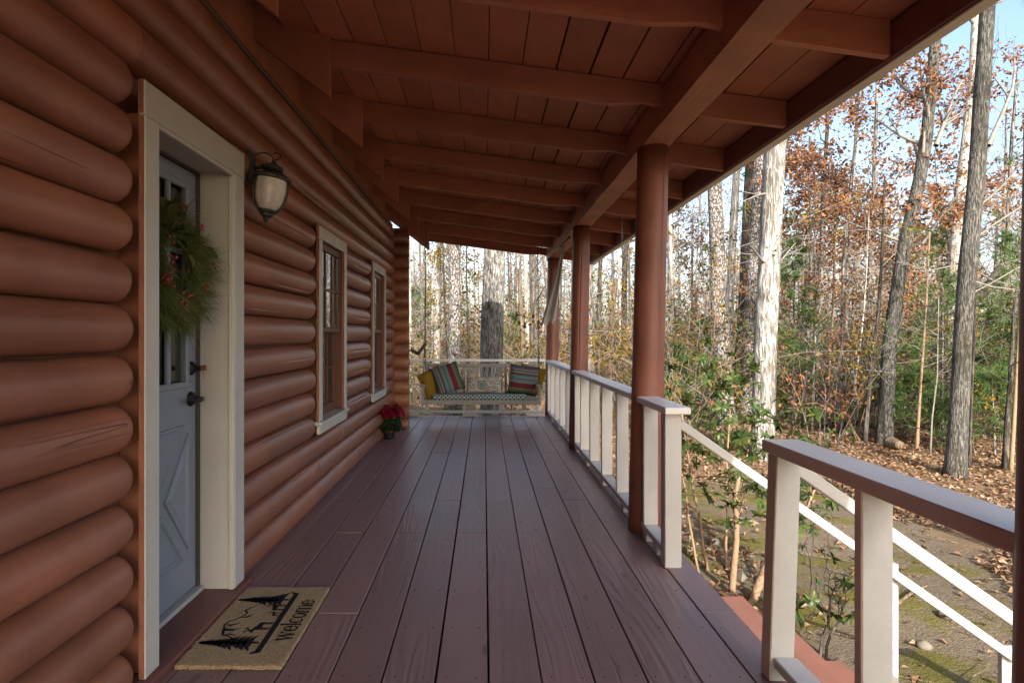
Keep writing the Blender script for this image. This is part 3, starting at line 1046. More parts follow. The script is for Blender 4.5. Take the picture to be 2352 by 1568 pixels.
# ------------------------------------------------------------------ roof of the house and of the porch
SL = 0.135                                   # porch pitch
RAFT_Y = [-3.85, -2.9, -1.95, -1.02, -0.1, 0.82, 1.77, 2.70, 3.62, 4.56, 5.50, 6.45, 7.42, 8.40, 9.40]
def rz(x):                                   # underside of the porch rafters
    return 2.839 - SL * (x + 0.883)
ROOF_END = 10.42
def make_house_roof():
    r = put('roof', None, house, (-1.3, 4, 3.1))
    # steep main rafters with plumb-cut tails
    for y in RAFT_Y + [10.05]:
        x0, x1 = -2.6, -0.883
        def bot(x): return 2.64 + 0.767 * (x1 - x)
        vs, fs = [], []
        th = 0.34
        for yy in (y - 0.062, y - 0.022):
            vs += [(x0, yy, bot(x0)), (x1, yy, bot(x1)), (x1, yy, bot(x1) + th), (x0, yy, bot(x0) + th)]
        fs = [(0, 1, 2, 3), (7, 6, 5, 4), (0, 4, 5, 1), (1, 5, 6, 2), (2, 6, 7, 3), (3, 7, 4, 0)]
        m = MB(); m.add(vs, fs)
        put('rafter_tail', m.mesh('rafter_tail', 'rafter_stain'), r, (0, 0, 0))
    # roof slabs
    m = MB()
    def slab(x0, z0, x1, z1, t):
        vs = []
        for yy in (-4.4, ROOF_END):
            vs += [(x0, yy, z0), (x1, yy, z1), (x1, yy, z1 + t), (x0, yy, z0 + t)]
        m.add(vs, [(0, 1, 2, 3), (7, 6, 5, 4), (0, 4, 5, 1), (1, 5, 6, 2), (2, 6, 7, 3), (3, 7, 4, 0)])
    zt = 2.64 + 0.345
    slab(-0.95, zt + 0.767 * 0.067 + 0.03, -4.2, zt + 0.767 * 3.317 + 0.03, 0.12)
    slab(-4.2, zt + 0.767 * 3.317 + 0.03, -7.5, zt + 0.03, 0.12)
    put('roof_deck', m.mesh('roof_deck', 'roofing'), r, (0, 0, 0))
    ang = math.atan(0.767)
    for k in range(9):
        xm = -0.965 - (k + .5) * 0.15
        m = MB(); m.box((-0.0955, -7.37, -0.011), (0.0955, 7.37, 0.011), 0.002)
        put('roof_board', m.mesh('roof_board', 'ceiling_stain'), r, (xm, ROOF_END - 7.42, 2.98 + 0.767 * (-0.883 - xm) + 0.016), (0, ang, 0))
make_house_roof()

porch_roof = thing('porch_roof', 'red-brown open porch roof of rafters, boards and a long beam', 'porch roof', (0.4, 4, 2.5))
def make_porch_roof():
    rng = random.Random(3)
    th = 0.150
    al = math.atan(SL)
    for i, y in enumerate(RAFT_Y + [10.36]):
        x0, x1 = -1.06, 1.748
        if y > 10.2:
            x0 = -1.0
        xb = 1.03                                  # hewn thinner where it bears on the beam
        vs = []
        ys = (y - 0.02, y + 0.02)
        prof = [(x0, rz(x0)), (0.72, rz(0.72)), (0.93, rz(0.93) + 0.030), (1.19, rz(1.19) + 0.012), (1.28, rz(1.28)), (x1, rz(x1)), (x1, rz(x1) + th), (x0, rz(x0) + th)]
        prof = [(a, b + rng.uniform(-.004, .004)) for a, b in prof]
        n = len(prof)
        for yy in ys:
            vs += [(a, yy, b) for a, b in prof]
        # local frame: grain along the timber, so build it along local Y and turn it
        V2 = [(-(p[1] - y), p[0], p[2]) for p in vs]
        fs = [tuple(range(n)), tuple(range(2 * n - 1, n - 1, -1))]
        for k in range(n):
            k2 = (k + 1) % n
            fs.append((k, k + n, k2 + n, k2))
        m = MB(); m.add(V2, fs)
        put('rafter', m.mesh('rafter', 'rafter_stain'), porch_roof, (0, y, 0), (0, 0, -PI / 2))
    # ceiling boards run along the porch on top of the rafters
    pw = 0.1945
    x = 1.778
    k = 0
    while x > -1.0:
        xa = x - pw
        xm = (x + xa) / 2
        gap = rng.choice([0.002, 0.0035, 0.006, 0.009, 0.012])
        w = pw / math.cos(al) - gap
        z = rz(xm) + th + 0.014 + 0.004
        key = ('cb', k)
        m = MB(); m.box((-w / 2, -7.37, -0.0125), (w / 2, 7.37, 0.0125), 0.002)
        put('ceiling_board', m.mesh('ceiling_board', 'ceiling_stain'), porch_roof, (xm, ROOF_END - 7.42 - (-0.0), z), (0, al, 0))
        x = xa; k += 1
    # roofing over the boards
    m = MB()
    vs = []
    za, zb = rz(-1.05) + th + 0.034, rz(1.80) + th + 0.034
    for yy in (-4.4, ROOF_END + 0.03):
        vs += [(-1.05, yy, za), (1.84, yy, zb), (1.84, yy, zb + 0.03), (-1.05, yy, za + 0.03)]
    m.add(vs, [(0, 1, 2, 3), (7, 6, 5, 4), (0, 4, 5, 1), (1, 5, 6, 2), (2, 6, 7, 3), (3, 7, 4, 0)])
    put('roofing_sheet', m.mesh('roofing_sheet', 'roofing'), porch_roof, (0, 0, 0))
    # fascia with a pale metal drip edge
    zf = rz(1.75)
    board('fascia', porch_roof, (1.7495, -4.4, zf - 0.012), (1.788, ROOF_END, zf + th - 0.014), 'fascia_stain')
    m = MB()
    m.box((1.789, -4.4, zf - 0.022), (1.825, ROOF_END + 0.02, zf + th + 0.02), 0.002)
    m.box((1.762, -4.4, zf - 0.024), (1.788, ROOF_END + 0.02, zf - 0.0135), 0.002)
    put('drip_edge', m.mesh('drip_edge', 'drip_edge'), porch_roof, (0, 0, 0))
    # beam, hand hewn
    m = MB()
    n = 46
    vs, fs = [], []
    for i in range(n + 1):
        y = -4.2 + (10.28 + 4.2) * i / n
        j = [noise.noise(Vector((y * 1.7, q * 3.1, 2))) * 0.006 for q in range(4)]
        sag = 0.0
        vs += [(1.03 + j[0], y, 2.512 + j[1]), (1.205 + j[2], y, 2.512 + j[3]), (1.205 + j[2], y, 2.70), (1.03 + j[0], y, 2.70)]
    for i in range(n):
        for k in range(4):
            k2 = (k + 1) % 4
            fs.append((i * 4 + k, i * 4 + k2, i * 4 + 4 + k2, i * 4 + 4 + k)[::-1])
    fs += [(0, 1, 2, 3), tuple(n * 4 + k for k in (3, 2, 1, 0))]
    m.add(vs, fs)
    put('beam', m.mesh('beam', 'beam_stain'), porch_roof, (0, 0, 0))
make_porch_roof()

# ------------------------------------------------------------------ posts
def make_post(x0, y0, x1, z1, r, label, seed):
    p = thing('porch_post', label, 'post', (x0, y0, 0), 'round porch posts')
    m = MB()
    n = 26
    pts, rr = [], []
    for i in range(13):
        t = i / 12
        pts.append((x0 + (x1 - x0) * t, y0, 0.001 + (z1 - 0.001) * t)); rr.append(r * (1.02 - 0.05 * t))
    t0 = {1: 3.4, 2: -1.05, 3: -1.7, 4: -1.2}[seed]
    angs = sorted([2 * PI * k / n - PI for k in range(n)] + [t0 - .055, t0, t0 + .055])
    vs, fs = [], []
    for i, (p_, r_) in enumerate(zip(pts, rr)):
        for t in angs:
            q = r_ * (1 + 0.014 * noise.noise(Vector((math.cos(t) * 1.3 + seed, math.sin(t) * 1.3, p_[2] * 0.8))))
            if t == t0:
                q -= 0.032 * max(0.0, math.sin(PI * min(1, max(0, (p_[2] - .15) / 2.36)))) ** .5
            tt = t + 0.05 * math.sin(p_[2] * 1.7 + seed)
            vs.append((p_[0] + q * math.cos(tt), p_[1] + q * math.sin(tt), p_[2]))
    na = len(angs)
    for i in range(len(pts) - 1):
        for k in range(na):
            k2 = (k + 1) % na
            fs.append((i * na + k, i * na + k2, (i + 1) * na + k2, (i + 1) * na + k))
    fs.append(list(range(na))[::-1]); fs.append([(len(pts) - 1) * na + k for k in range(na)])
    m.add(vs, fs)
    V = [(v[0] - x0, -(v[2]), v[1] - y0) for v in m.v]      # local Y runs down the post, for the grain
    m.v = [(v[0], -v[1], -v[2]) for v in V]
    me = m.mesh('post_shaft', 'post_stain', True)
    put('post_shaft', me, p, (x0, y0, 0), (PI / 2, 0, 0))
    # a season check: a thin dark wedge that stands in the face
    m = MB()
    return p
make_post(1.055, 1.10, 1.10, 2.51, 0.102, 'round red-brown post at the very right edge of the picture', 1)
make_post(1.055, 4.10, 1.112, 2.51, 0.103, 'thick round red-brown post beside the top of the steps', 2)
make_post(1.060, 7.06, 1.105, 2.51, 0.100, 'round red-brown post halfway along the porch railing', 3)
make_post(1.075, 9.98, 1.115, 2.51, 0.100, 'round red-brown post at the far corner of the porch', 4)

# ------------------------------------------------------------------ railings
def shade_tinted_board(name, parent, lo, hi, b=0.004):
    """white board; shade and red bounce are coloured into its house-facing and under sides"""
    m = MB()
    cen = [(a + c) / 2 for a, c in zip(lo, hi)]
    m.box([a - c for a, c in zip(lo, cen)], [a - c for a, c in zip(hi, cen)], b)
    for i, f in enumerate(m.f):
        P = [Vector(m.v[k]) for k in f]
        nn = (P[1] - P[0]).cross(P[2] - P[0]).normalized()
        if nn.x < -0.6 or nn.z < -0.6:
            m.m[i] = 1  # inner and under faces take the shade colour
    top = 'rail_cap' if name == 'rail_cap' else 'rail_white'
    return put(name, m.mesh(name, [top, 'rail_white_shaded']), parent, cen)

def rail_section(label, y0, y1, bals, xc=1.045, newel=None, blocks=()):
    r = thing('porch_railing', label, 'railing', (xc, (y0 + y1) / 2, 0), 'white porch railings')
    board('rail_cap', r, (xc - 0.068, y0, 0.852), (xc + 0.072, y1, 0.890), 'rail_cap')
    board('bottom_rail', r, (xc - 0.043, y0 + (0.148 if y0 < 3.5 else 0.02), 0.055), (xc + 0.045, y1 - 0.01, 0.093), 'rail_white')
    for y in bals:
        board('baluster', r, (xc - 0.045, y, 0.094), (xc + 0.045, y + 0.038, 0.851), 'rail_white')
    for y in blocks:
        board('block', r, (xc - 0.04, y, 0.001), (xc + 0.04, y + 0.09, 0.054), 'rail_white')
    return r
sec = rail_section('short white railing end between the thick post and the steps', 3.36, 3.995, [3.90], 1.045, blocks=(3.62, 3.86))
board('newel', sec, (0.994, 3.42, 0.001), (1.085, 3.505, 0.851), 'rail_white')
rail_section('white railing with wide pickets between thick post and middle post', 4.205, 6.955, [4.70, 5.29, 5.88, 6.46, 6.87], 1.045, blocks=(4.5, 5.3, 6.1, 6.8))
rail_section('far white side railing running to the corner by the swing', 7.165, 9.875, [7.62, 8.21, 8.80, 9.38, 9.80], 1.045, blocks=(7.5, 8.4, 9.3))

near = thing('porch_railing', 'nearest railing with grey top and brown shade-tinted inner side right of the steps', 'railing', (1.11, 1.8, 0), 'white porch railings')
shade_tinted_board('rail_cap', near, (1.045, 1.202, 0.846), (1.185, 2.345, 0.890))
nn_ = shade_tinted_board('newel', near, (1.068, 2.30, 0.001), (1.158, 2.375, 0.8455))
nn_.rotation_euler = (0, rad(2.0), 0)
shade_tinted_board('baluster', near, (1.060, 1.748, 0.094), (1.150, 1.786, 0.8455))
shade_tinted_board('baluster', near, (1.060, 1.215, 0.094), (1.150, 1.253, 0.8455))
board('bottom_rail', near, (1.068, 1.21, 0.055), (1.156, 2.297, 0.093), 'rail_white')
board('block', near, (1.072, 2.0, 0.001), (1.15, 2.09, 0.054), 'rail_white')

endr = thing('porch_railing', 'white end railing behind the porch swing', 'railing', (-0.18, 9.87, 0), 'white porch railings')
board('rail_cap', endr, (-1.225, 9.80, 0.868), (0.96, 9.92, 0.904), 'rail_cap')
board('bottom_rail', endr, (-1.21, 9.835, 0.05), (0.955, 9.905, 0.088), 'rail_white')
for x in (-1.21, -0.916, -0.317, 0.255, 0.84):
    board('baluster', endr, (x - 0.02, 9.835, 0.089), (x + 0.022, 9.905, 0.867), 'rail_white')
for a, b in ((-1.215, -1.03), (-0.345, -0.14), (0.67, 0.88)):
    board('block', endr, (a, 9.83, 0.001), (b, 9.91, 0.049), 'rail_white')

# ------------------------------------------------------------------ steps
def make_steps():
    s = thing('staircase', 'red-brown wooden steps with white handrails leading down to the yard', 'steps', (2.0, 2.9, -0.8))
    rise, run = 0.18, 0.275
    ya, yb = 2.40, 3.49
    for i in range(4):
        z = -rise * (i + 1)
        x0 = DECK_R + 0.004 + run * i
        board('tread', s, (x0, ya, z - 0.038), (x0 + 0.139, yb, z), 'step_paint')
        board('tread', s, (x0 + 0.143, ya, z - 0.038), (x0 + 0.283, yb, z), 'step_paint')
        board('riser', s, (x0 + 0.252, ya + 0.02, z - rise + 0.002), (x0 + 0.270, yb - 0.02, z - 0.039), 'step_paint')
    for y in (ya + 0.06, yb - 0.10):
        beam_between('stringer', s, (DECK_R + 0.02, y, -0.36), (DECK_R + 1.12, y, -0.36 - 0.72), 0.04, 0.22, 'step_paint')
    # handrails
    sl = -0.70
    def rail(y, x0, z0, x1):
        beam_between('handrail', s, (x0, y, z0), (x1, y, z0 + sl * (x1 - x0)), 0.038, 0.046, 'rail_white')
    rail(3.462, 1.087, 0.79, 2.96)
    rail(2.395, 1.16, 0.80, 2.96)
    for y in (3.462, 2.395):
        for x in (2.23, 2.90):
            zt = 0.79 + sl * (x - 1.087)
            yy = y + (0.04 if y > 3 else -0.04)
            board('rail_post', s, (x, yy - 0.019, gz(x, yy) - 0.1), (x + 0.09, yy + 0.019, zt + 0.01), 'rail_white')
make_steps()

# ------------------------------------------------------------------ wall lantern
def make_lantern():
    lx, ly, lz = -1.125, 3.285, 2.06
    t = thing('wall_lantern', 'dark metal wall lantern with cloudy glass beside the door', 'lantern', (-1.24, 3.31, 2.15))
    m = MB()
    m.box((-1.252, 3.275, 2.085), (-1.232, 3.345, 2.255), 0.008)
    m.box((-1.236, 3.285, 2.11), (-1.222, 3.335, 2.23), 0.008)
    put('wall_plate', m.mesh('wall_plate', 'old_metal'), t, (0, 0, 0))
    m = MB()
    m.tube([(-1.235, 3.31, 2.165), (-1.19, 3.305, 2.17), (-1.15, 3.295, 2.172), (lx, ly, 2.168)], [0.011, 0.010, 0.010, 0.012], 10)
    sp = []
    for k in range(22):
        a = rad(200 - k * 15)
        r = 0.052 - 0.0014 * k
        sp.append((-1.165 + r * math.cos(a) * 1.35, 3.302, 2.205 + r * math.sin(a)))
    m.tube(sp, [0.0045] * len(sp), 7)
    put('arm', m.mesh('arm', 'old_metal', True), t, (0, 0, 0))
    rot = (0, rad(9), 0)
    m = MB()
    m.lathe([(0.0, 0.150), (0.006, 0.149), (0.009, 0.140), (0.007, 0.132), (0.016, 0.126), (0.02, 0.118), (0.044, 0.113), (0.05, 0.100), (0.046, 0.094), (0.052, 0.086), (0.040, 0.080), (0.058, 0.074), (0.084, 0.064), (0.092, 0.055), (0.092, 0.044), (0.082, 0.040), (0.0, 0.040)], 24)
    for k in range(4):
        a = k * PI / 2 + 0.6
        m.lathe([(0, 0.012), (0.006, 0.01), (0.009, 0.004), (0.006, -0.004), (0, -0.008)], 10, 0, (0.094 * math.cos(a), 0.094 * math.sin(a), 0.05))
    put('cap', m.mesh('cap', 'old_metal', False), t, (lx, ly, lz), rot)
    m = MB()
    m.lathe([(0.076, 0.042), (0.079, 0.01), (0.078, -0.03), (0.072, -0.065), (0.058, -0.10), (0.040, -0.124), (0.0, -0.130)], 28)
    put('glass', m.mesh('glass', 'lantern_glass', True), t, (lx, ly, lz), rot)
    m = MB()
    for k in (0, 1, 2):
        a = rad((19, 199, 109)[k])
        prof = [(0.083, 0.044), (0.086, 0.01), (0.085, -0.03), (0.078, -0.068), (0.063, -0.104), (0.043, -0.128)]
        m.tube([(r * math.cos(a), r * math.sin(a), z) for r, z in prof], [0.0068] * 6, 6)
    put('strap', m.mesh('strap', 'old_metal', True), t, (lx, ly, lz), rot)
    m = MB()
    m.lathe([(0.0, -0.118), (0.046, -0.120), (0.048, -0.132), (0.036, -0.140), (0.034, -0.150), (0.020, -0.160), (0.012, -0.172), (0.013, -0.178), (0.006, -0.186), (0.0, -0.188)], 20)
    put('finial', m.mesh('finial', 'old_metal', False), t, (lx, ly, lz), rot)
    m = MB()
    pts = [(0.004 + 0.022 * math.sin(a), 0, 0.166 - 0.018 * math.cos(a)) for a in [rad(10 + 20 * k) for k in range(13)]]
    m.tube(pts, [0.003] * len(pts), 6)
    put('loop', m.mesh('loop', 'old_metal', True), t, (lx, ly, lz), rot)
make_lantern()

# ------------------------------------------------------------------ wreath
def blade(m, p, d, L, w, rng, bend=0.25, mi=0, seg=3, side=None):
    """thin pointed blade: pine needle or narrow leaf"""
    d = Vector(d).normalized()
    s = side or d.cross(Vector((rng.uniform(-1, 1), rng.uniform(-1, 1), rng.uniform(-1, 1))))
    s = s.normalized() if s.length > 1e-6 else Vector((1, 0, 0))
    vs = []
    p = Vector(p)
    g = Vector((0, 0, -1))
    for i in range(seg + 1):
        t = i / seg
        q = p + d * (L * t) + g * (bend * L * t * t)
        ww = w * (1 - t) if seg == 1 else w * (1 - 0.9 * t ** 1.5)
        vs += [tuple(q - s * ww), tuple(q + s * ww)]
    fs = [(2 * i, 2 * i + 1, 2 * i + 3, 2 * i + 2) for i in range(seg)]
    m.add(vs, fs, mi)

def leaf_verts(L, w, curl=0.15, fold=0.2):
    prof = [(0, 0.0), (0.25, 0.75), (0.55, 1.0), (0.82, 0.6), (1.0, 0.0)]
    vs, fs = [], []
    for t, k in prof:
        z = -curl * L * t * t
        vs.append((0, L * t, z))
        vs.append((-w * k, L * t, z + fold * w * k))
        vs.append((w * k, L * t, z + fold * w * k))
    for i in range(len(prof) - 1):
        a = i * 3
        fs.append((a, a + 3, a + 4, a + 1))
        fs.append((a, a + 2, a + 5, a + 3))
    return vs, fs

def make_wreath():
    rng = random.Random(21)
    cx, cy_, cz = -1.352, 2.70, 1.585
    t = thing('door_wreath', 'green pine needle wreath with red berries hanging on the blue-grey door', 'wreath', (cx, cy_, cz))
    m = MB()
    ring = [(0, 0.185 * math.cos(2 * PI * k / 24), 0.185 * math.sin(2 * PI * k / 24)) for k in range(25)]
    m.tube(ring, [0.03] * 25, 8, cap=False)
    put('ring', m.mesh('ring', 'dark_bark', True), t, (cx, cy_, cz))
    m = MB()
    for i in range(330):
        a = rng.uniform(0, 2 * PI)
        c = Vector((rng.uniform(-.01, .04), 0.175 * math.cos(a) + rng.uniform(-.07, .05), 0.185 * math.sin(a) + rng.uniform(-.06, .05)))
        tang = Vector((0, -math.sin(a), math.cos(a)))
        if tang.z > 0 and rng.random() < 0.5:
            tang = -tang
        out = Vector((0, math.cos(a), math.sin(a)))
        base = tang * rng.uniform(.3, 1.0) + out * rng.uniform(-0.2, 0.6) + Vector((rng.uniform(0.05, .8), 0, -0.05))
        L0 = rng.uniform(.07, .15)
        for k in range(13):
            d = base.normalized() + Vector((rng.gauss(0, .22), rng.gauss(0, .22), rng.gauss(0, .22)))
            blade(m, c, d, L0 * rng.uniform(.7, 1.2), 0.0018, rng, 0.16)
    tag(put('needles', m.mesh('needles', 'wreath_needle'), t, (cx, cy_, cz)), kind='stuff')
    m = MB()
    vs, fs = leaf_verts(0.13, 0.030, 0.2, 0.25)
    m.add(vs, fs)
    me = m.mesh('broad_leaf', 'magnolia_leaf', True)
    for i in range(15):
        a = rng.uniform(0, 2 * PI)
        o = put('broad_leaf', me, t, (cx + rng.uniform(0.0, .045), cy_ + 0.19 * math.cos(a), cz + 0.19 * math.sin(a)))
        o.rotation_euler = (rng.uniform(-1, 1) + a, rng.uniform(-.9, .9), rng.uniform(-.6, .6) - PI / 2 * 0)
    m = MB()
    for i in range(15):
        a = rng.uniform(0, 2 * PI)
        c = Vector((rng.uniform(.06, .105), 0.19 * math.cos(a) + rng.uniform(-.05, .05), 0.19 * math.sin(a) + rng.uniform(-.06, .06)))
        for k in range(rng.choice([2, 3, 4])):
            q = c + Vector((rng.uniform(-.015, .015), rng.uniform(-.022, .022), rng.uniform(-.022, .022)))
            r = rng.uniform(.006, .0088)
            m.lathe([(0, r), (r * .6, r * .8), (r, 0), (r * .6, -r * .8), (0, -r)], 8, 0, tuple(q))
    tag(put('berries', m.mesh('berries', 'berry_red', True), t, (cx, cy_, cz)), kind='stuff')
make_wreath()

# ------------------------------------------------------------------ door mat
def make_mat():
    x0, x1, y0, y1 = -1.19, -0.776, 2.385, 3.13
    t = thing('door_mat', 'tan coir door mat printed with welcome and black trees and moose', 'door mat', ((x0 + x1) / 2, (y0 + y1) / 2, 0))
    rng = random.Random(2)
    m = MB()
    nx, ny = 60, 104
    vs, fs = [], []
    for j in range(ny + 1):
        for i in range(nx + 1):
            u, v = i / nx, j / ny
            ed = min(u, 1 - u) < 1e-6 or min(v, 1 - v) < 1e-6
            e = 0.0025
            vs.append((x0 + (x1 - x0) * u + (rng.uniform(-e, e) if ed else 0), y0 + (y1 - y0) * v + (rng.uniform(-e, e) if ed else 0), 0.018 + rng.uniform(-.0012, .0012) - (0.002 if ed else 0)))
    w = nx + 1
    for j in range(ny):
        for i in range(nx):
            fs.append((j * w + i, j * w + i + 1, (j + 1) * w + i + 1, (j + 1) * w + i))
    top = len(vs)
    loop = [i for i in range(w)] + [j * w + nx for j in range(1, ny + 1)] + [ny * w + i for i in range(nx - 1, -1, -1)] + [j * w for j in range(ny - 1, 0, -1)]
    for k in loop:
        vs.append((vs[k][0], vs[k][1], 0.0015))
    for q in range(len(loop)):
        q2 = (q + 1) % len(loop)
        fs.append((loop[q2], loop[q], top + q, top + q2))
    fs.append([top + q for q in range(len(loop))][::-1])
    m.add(vs, fs)
    put('coir_pad', m.mesh('coir_pad', 'coir'), t, (0, 0, 0))
    # bristly rim
    m = MB()
    for k in range(1500):
        e = rng.random()
        if e < 0.45:
            p = (rng.uniform(x0, x1), y0 - 0.001, rng.uniform(.003, .018)); d = (rng.uniform(-.4, .4), -1, rng.uniform(-.2, .5))
        elif e < 0.8:
            p = (x1 + 0.001, rng.uniform(y0, y1), rng.uniform(.003, .018)); d = (1, rng.uniform(-.4, .4), rng.uniform(-.2, .5))
        else:
            p = (rng.uniform(x0, x1), rng.uniform(y0, y1), 0.0175); d = (rng.uniform(-.7, .7), rng.uniform(-.7, .7), 1)
        blade(m, p, d, rng.uniform(.003, .006), 0.0006, rng, 0.1, seg=1)
    tag(put('bristles', m.mesh('bristles', 'coir'), t, (0, 0, 0)), kind='stuff')
    # printed picture: u along the mat (+Y), v across it towards the door (-X)
    ZP = 0.0202
    def P(u, v):
        return (x1 - v, y0 + u, ZP)
    def poly(m, pts):
        n = len(pts)
        vs = [P(*p) for p in pts]
        ar = sum(vs[i][0] * vs[(i + 1) % n][1] - vs[(i + 1) % n][0] * vs[i][1] for i in range(n))
        m.add(vs, [list(range(n)) if ar > 0 else list(range(n))[::-1]])
    def stroke(m, pts, w):
        for i in range(len(pts) - 1):
            a, b = Vector(pts[i]), Vector(pts[i + 1])
            d = (b - a)
            if d.length < 1e-6: continue
            d.normalize()
            wa = w[i] if isinstance(w, list) else w
            wb = w[i + 1] if isinstance(w, list) else w
            n = Vector((-d.y, d.x))
            e = d * (0.3 * wa)
            poly(m, [tuple(a - e + n * wa / 2), tuple(b + e + n * wb / 2), tuple(b + e - n * wb / 2), tuple(a - e - n * wa / 2)])
    def tree(m, u, vb, vt, hw, seed):
        rg = random.Random(seed)
        n = 9
        for i in range(n):
            f0 = i / n
            v0 = vb + 0.02 + (vt - vb - 0.02) * f0
            v1 = min(vt, v0 + (vt - vb) * 0.19)
            w = hw * (1 - f0) ** 0.85 + 0.004
            wl, wr = w * rg.uniform(.8, 1.15), w * rg.uniform(.8, 1.15)
            poly(m, [(u - wl, v0 - 0.008), (u - wl * .5, v0 + 0.002), (u, v0), (u + wl * .5, v0 + 0.002), (u + wr, v0 - 0.008), (u + wr * 0.62, v0 + 0.018), (u + 0.006, v1), (u - 0.006, v1), (u - wl * 0.62, v0 + 0.018)])
        poly(m, [(u - .008, vb - .004), (u + .008, vb - .004), (u + .008, vb + .03), (u - .008, vb + .03)])
    def moose(m, u, vb, s, flip):
        f = -1 if flip else 1
        def q(a, b): return (u + f * a * s, vb + b * s)
        poly(m, [q(-.5, .55), q(-.45, .82), q(-.1, .86), q(.2, .98), q(.42, .9), q(.5, .6), q(.2, .5), q(-.2, .52)])
        poly(m, [q(.3, .95), q(.55, 1.12), q(.82, .98), q(.86, .82), q(.6, .86), q(.42, .66)])
        for a in (-.44, -.30, .26, .42):
            stroke(m, [q(a, .58), q(a + .03, .3), q(a - .02, 0)], 0.11 * s)
        for k in (-1, 1):
            stroke(m, [q(.55, 1.08), q(.5 + .12 * k, 1.28), q(.5 + .36 * k, 1.36)], 0.075 * s)
            stroke(m, [q(.5 + .12 * k, 1.28), q(.5 + .18 * k, 1.5)], 0.06 * s)
    m = MB()
    stroke(m, [(.10, .128), (.655, .140)], 0.024)
    stroke(m, [(.10, .128), (.085, .150)], 0.014); stroke(m, [(.655, .140), (.668, .165)], 0.014)
    tree(m, .172, .155, .395, .076, 4)
    tree(m, .585, .160, .395, .074, 8)
    moose(m, .318, .150, .070, True)
    moose(m, .432, .150, .036, False)
    moose(m, .500, .150, .060, False)
    stroke(m, [(.20, .265), (.225, .295), (.235, .325), (.265, .335), (.30, .345), (.33, .358), (.36, .350), (.385, .325), (.42, .305), (.445, .300), (.47, .318), (.50, .300), (.54, .28)], [.006, .008, .007, .012, .009, .006, .008, .006, .008, .006, .009, .005, .004])
    stroke(m, [(.285, .335), (.28, .30), (.295, .275)], [.022, .016, .003]); stroke(m, [(.33, .35), (.325, .325), (.345, .30)], [.006, .014, .003])
    stroke(m, [(.40, .31), (.405, .285), (.43, .27)], [.006, .014, .003]); stroke(m, [(.235, .325), (.245, .30), (.235, .27)], [.006, .010, .003])
    put('printed_picture', m.mesh('printed_picture', 'black_print'), t, (0, 0, 0))
    # welcome
    m = MB()
    xh, asc = 0.056, 0.082
    u = 0.195
    vb = 0.028
    TH, HN = 0.0128, 0.0056
    def S(pts, w): stroke(m, [(u + a, vb + b * xh) for a, b in pts], w)
    def arc(cx, cz, rx, rz_, a0, a1, n=10):
        return [(cx + rx * math.cos(rad(a0 + (a1 - a0) * i / n)), cz + rz_ * math.sin(rad(a0 + (a1 - a0) * i / n))) for i in range(n + 1)]
    def wid(pts, cx): # thick on the flanks, thin at top and foot
        mx = max(abs(p[0] - cx) for p in pts) or 1
        return [HN + (TH - HN) * (abs(p[0] - cx) / mx) ** 1.5 for p in pts]
    def letter(ch):
        if ch == 'w':
            S([(0, 1), (.016, 0)], TH); S([(.016, 0), (.032, 1)], HN); S([(.032, 1), (.048, 0)], TH); S([(.048, 0), (.064, 1)], HN)
            S([(-.008, 1), (.010, 1)], HN); S([(.056, 1), (.073, 1)], HN); return .080
        if ch == 'e':
            p = arc(.02, .5, .019, .5, 5, 330, 16); S(p, wid(p, .02)); S([(.004, .53), (.038, .53)], HN); return .050
        if ch == 'l':
            S([(.008, 0), (.008, asc / xh)], TH); S([(0, 0), (.017, 0)], HN); S([(-.002, asc / xh), (.008, asc / xh)], HN); return .026
        if ch == 'c':
            p = arc(.02, .5, .019, .5, 45, 318, 14); S(p, wid(p, .02)); return .047
        if ch == 'o':
            p = arc(.021, .5, .020, .5, 0, 360, 18); S(p, wid(p, .021)); return .053
        if ch == 'm':
            S([(.006, 0), (.006, 1)], TH)
            for k in (0, 1):
                p = arc(.022 + .032 * k, .72, .016, .28, 180, 0, 8); S(p, HN)
                S([(.038 + .032 * k, .75), (.038 + .032 * k, 0)], TH)
            for k in (.006, .038, .070): S([(k - .008, 0), (k + .008, 0)], HN)
            return .086
    for ch in 'welcome':
        u += letter(ch)
    put('lettering', m.mesh('lettering', 'black_print'), t, (0, 0, 0.0003))
make_mat()

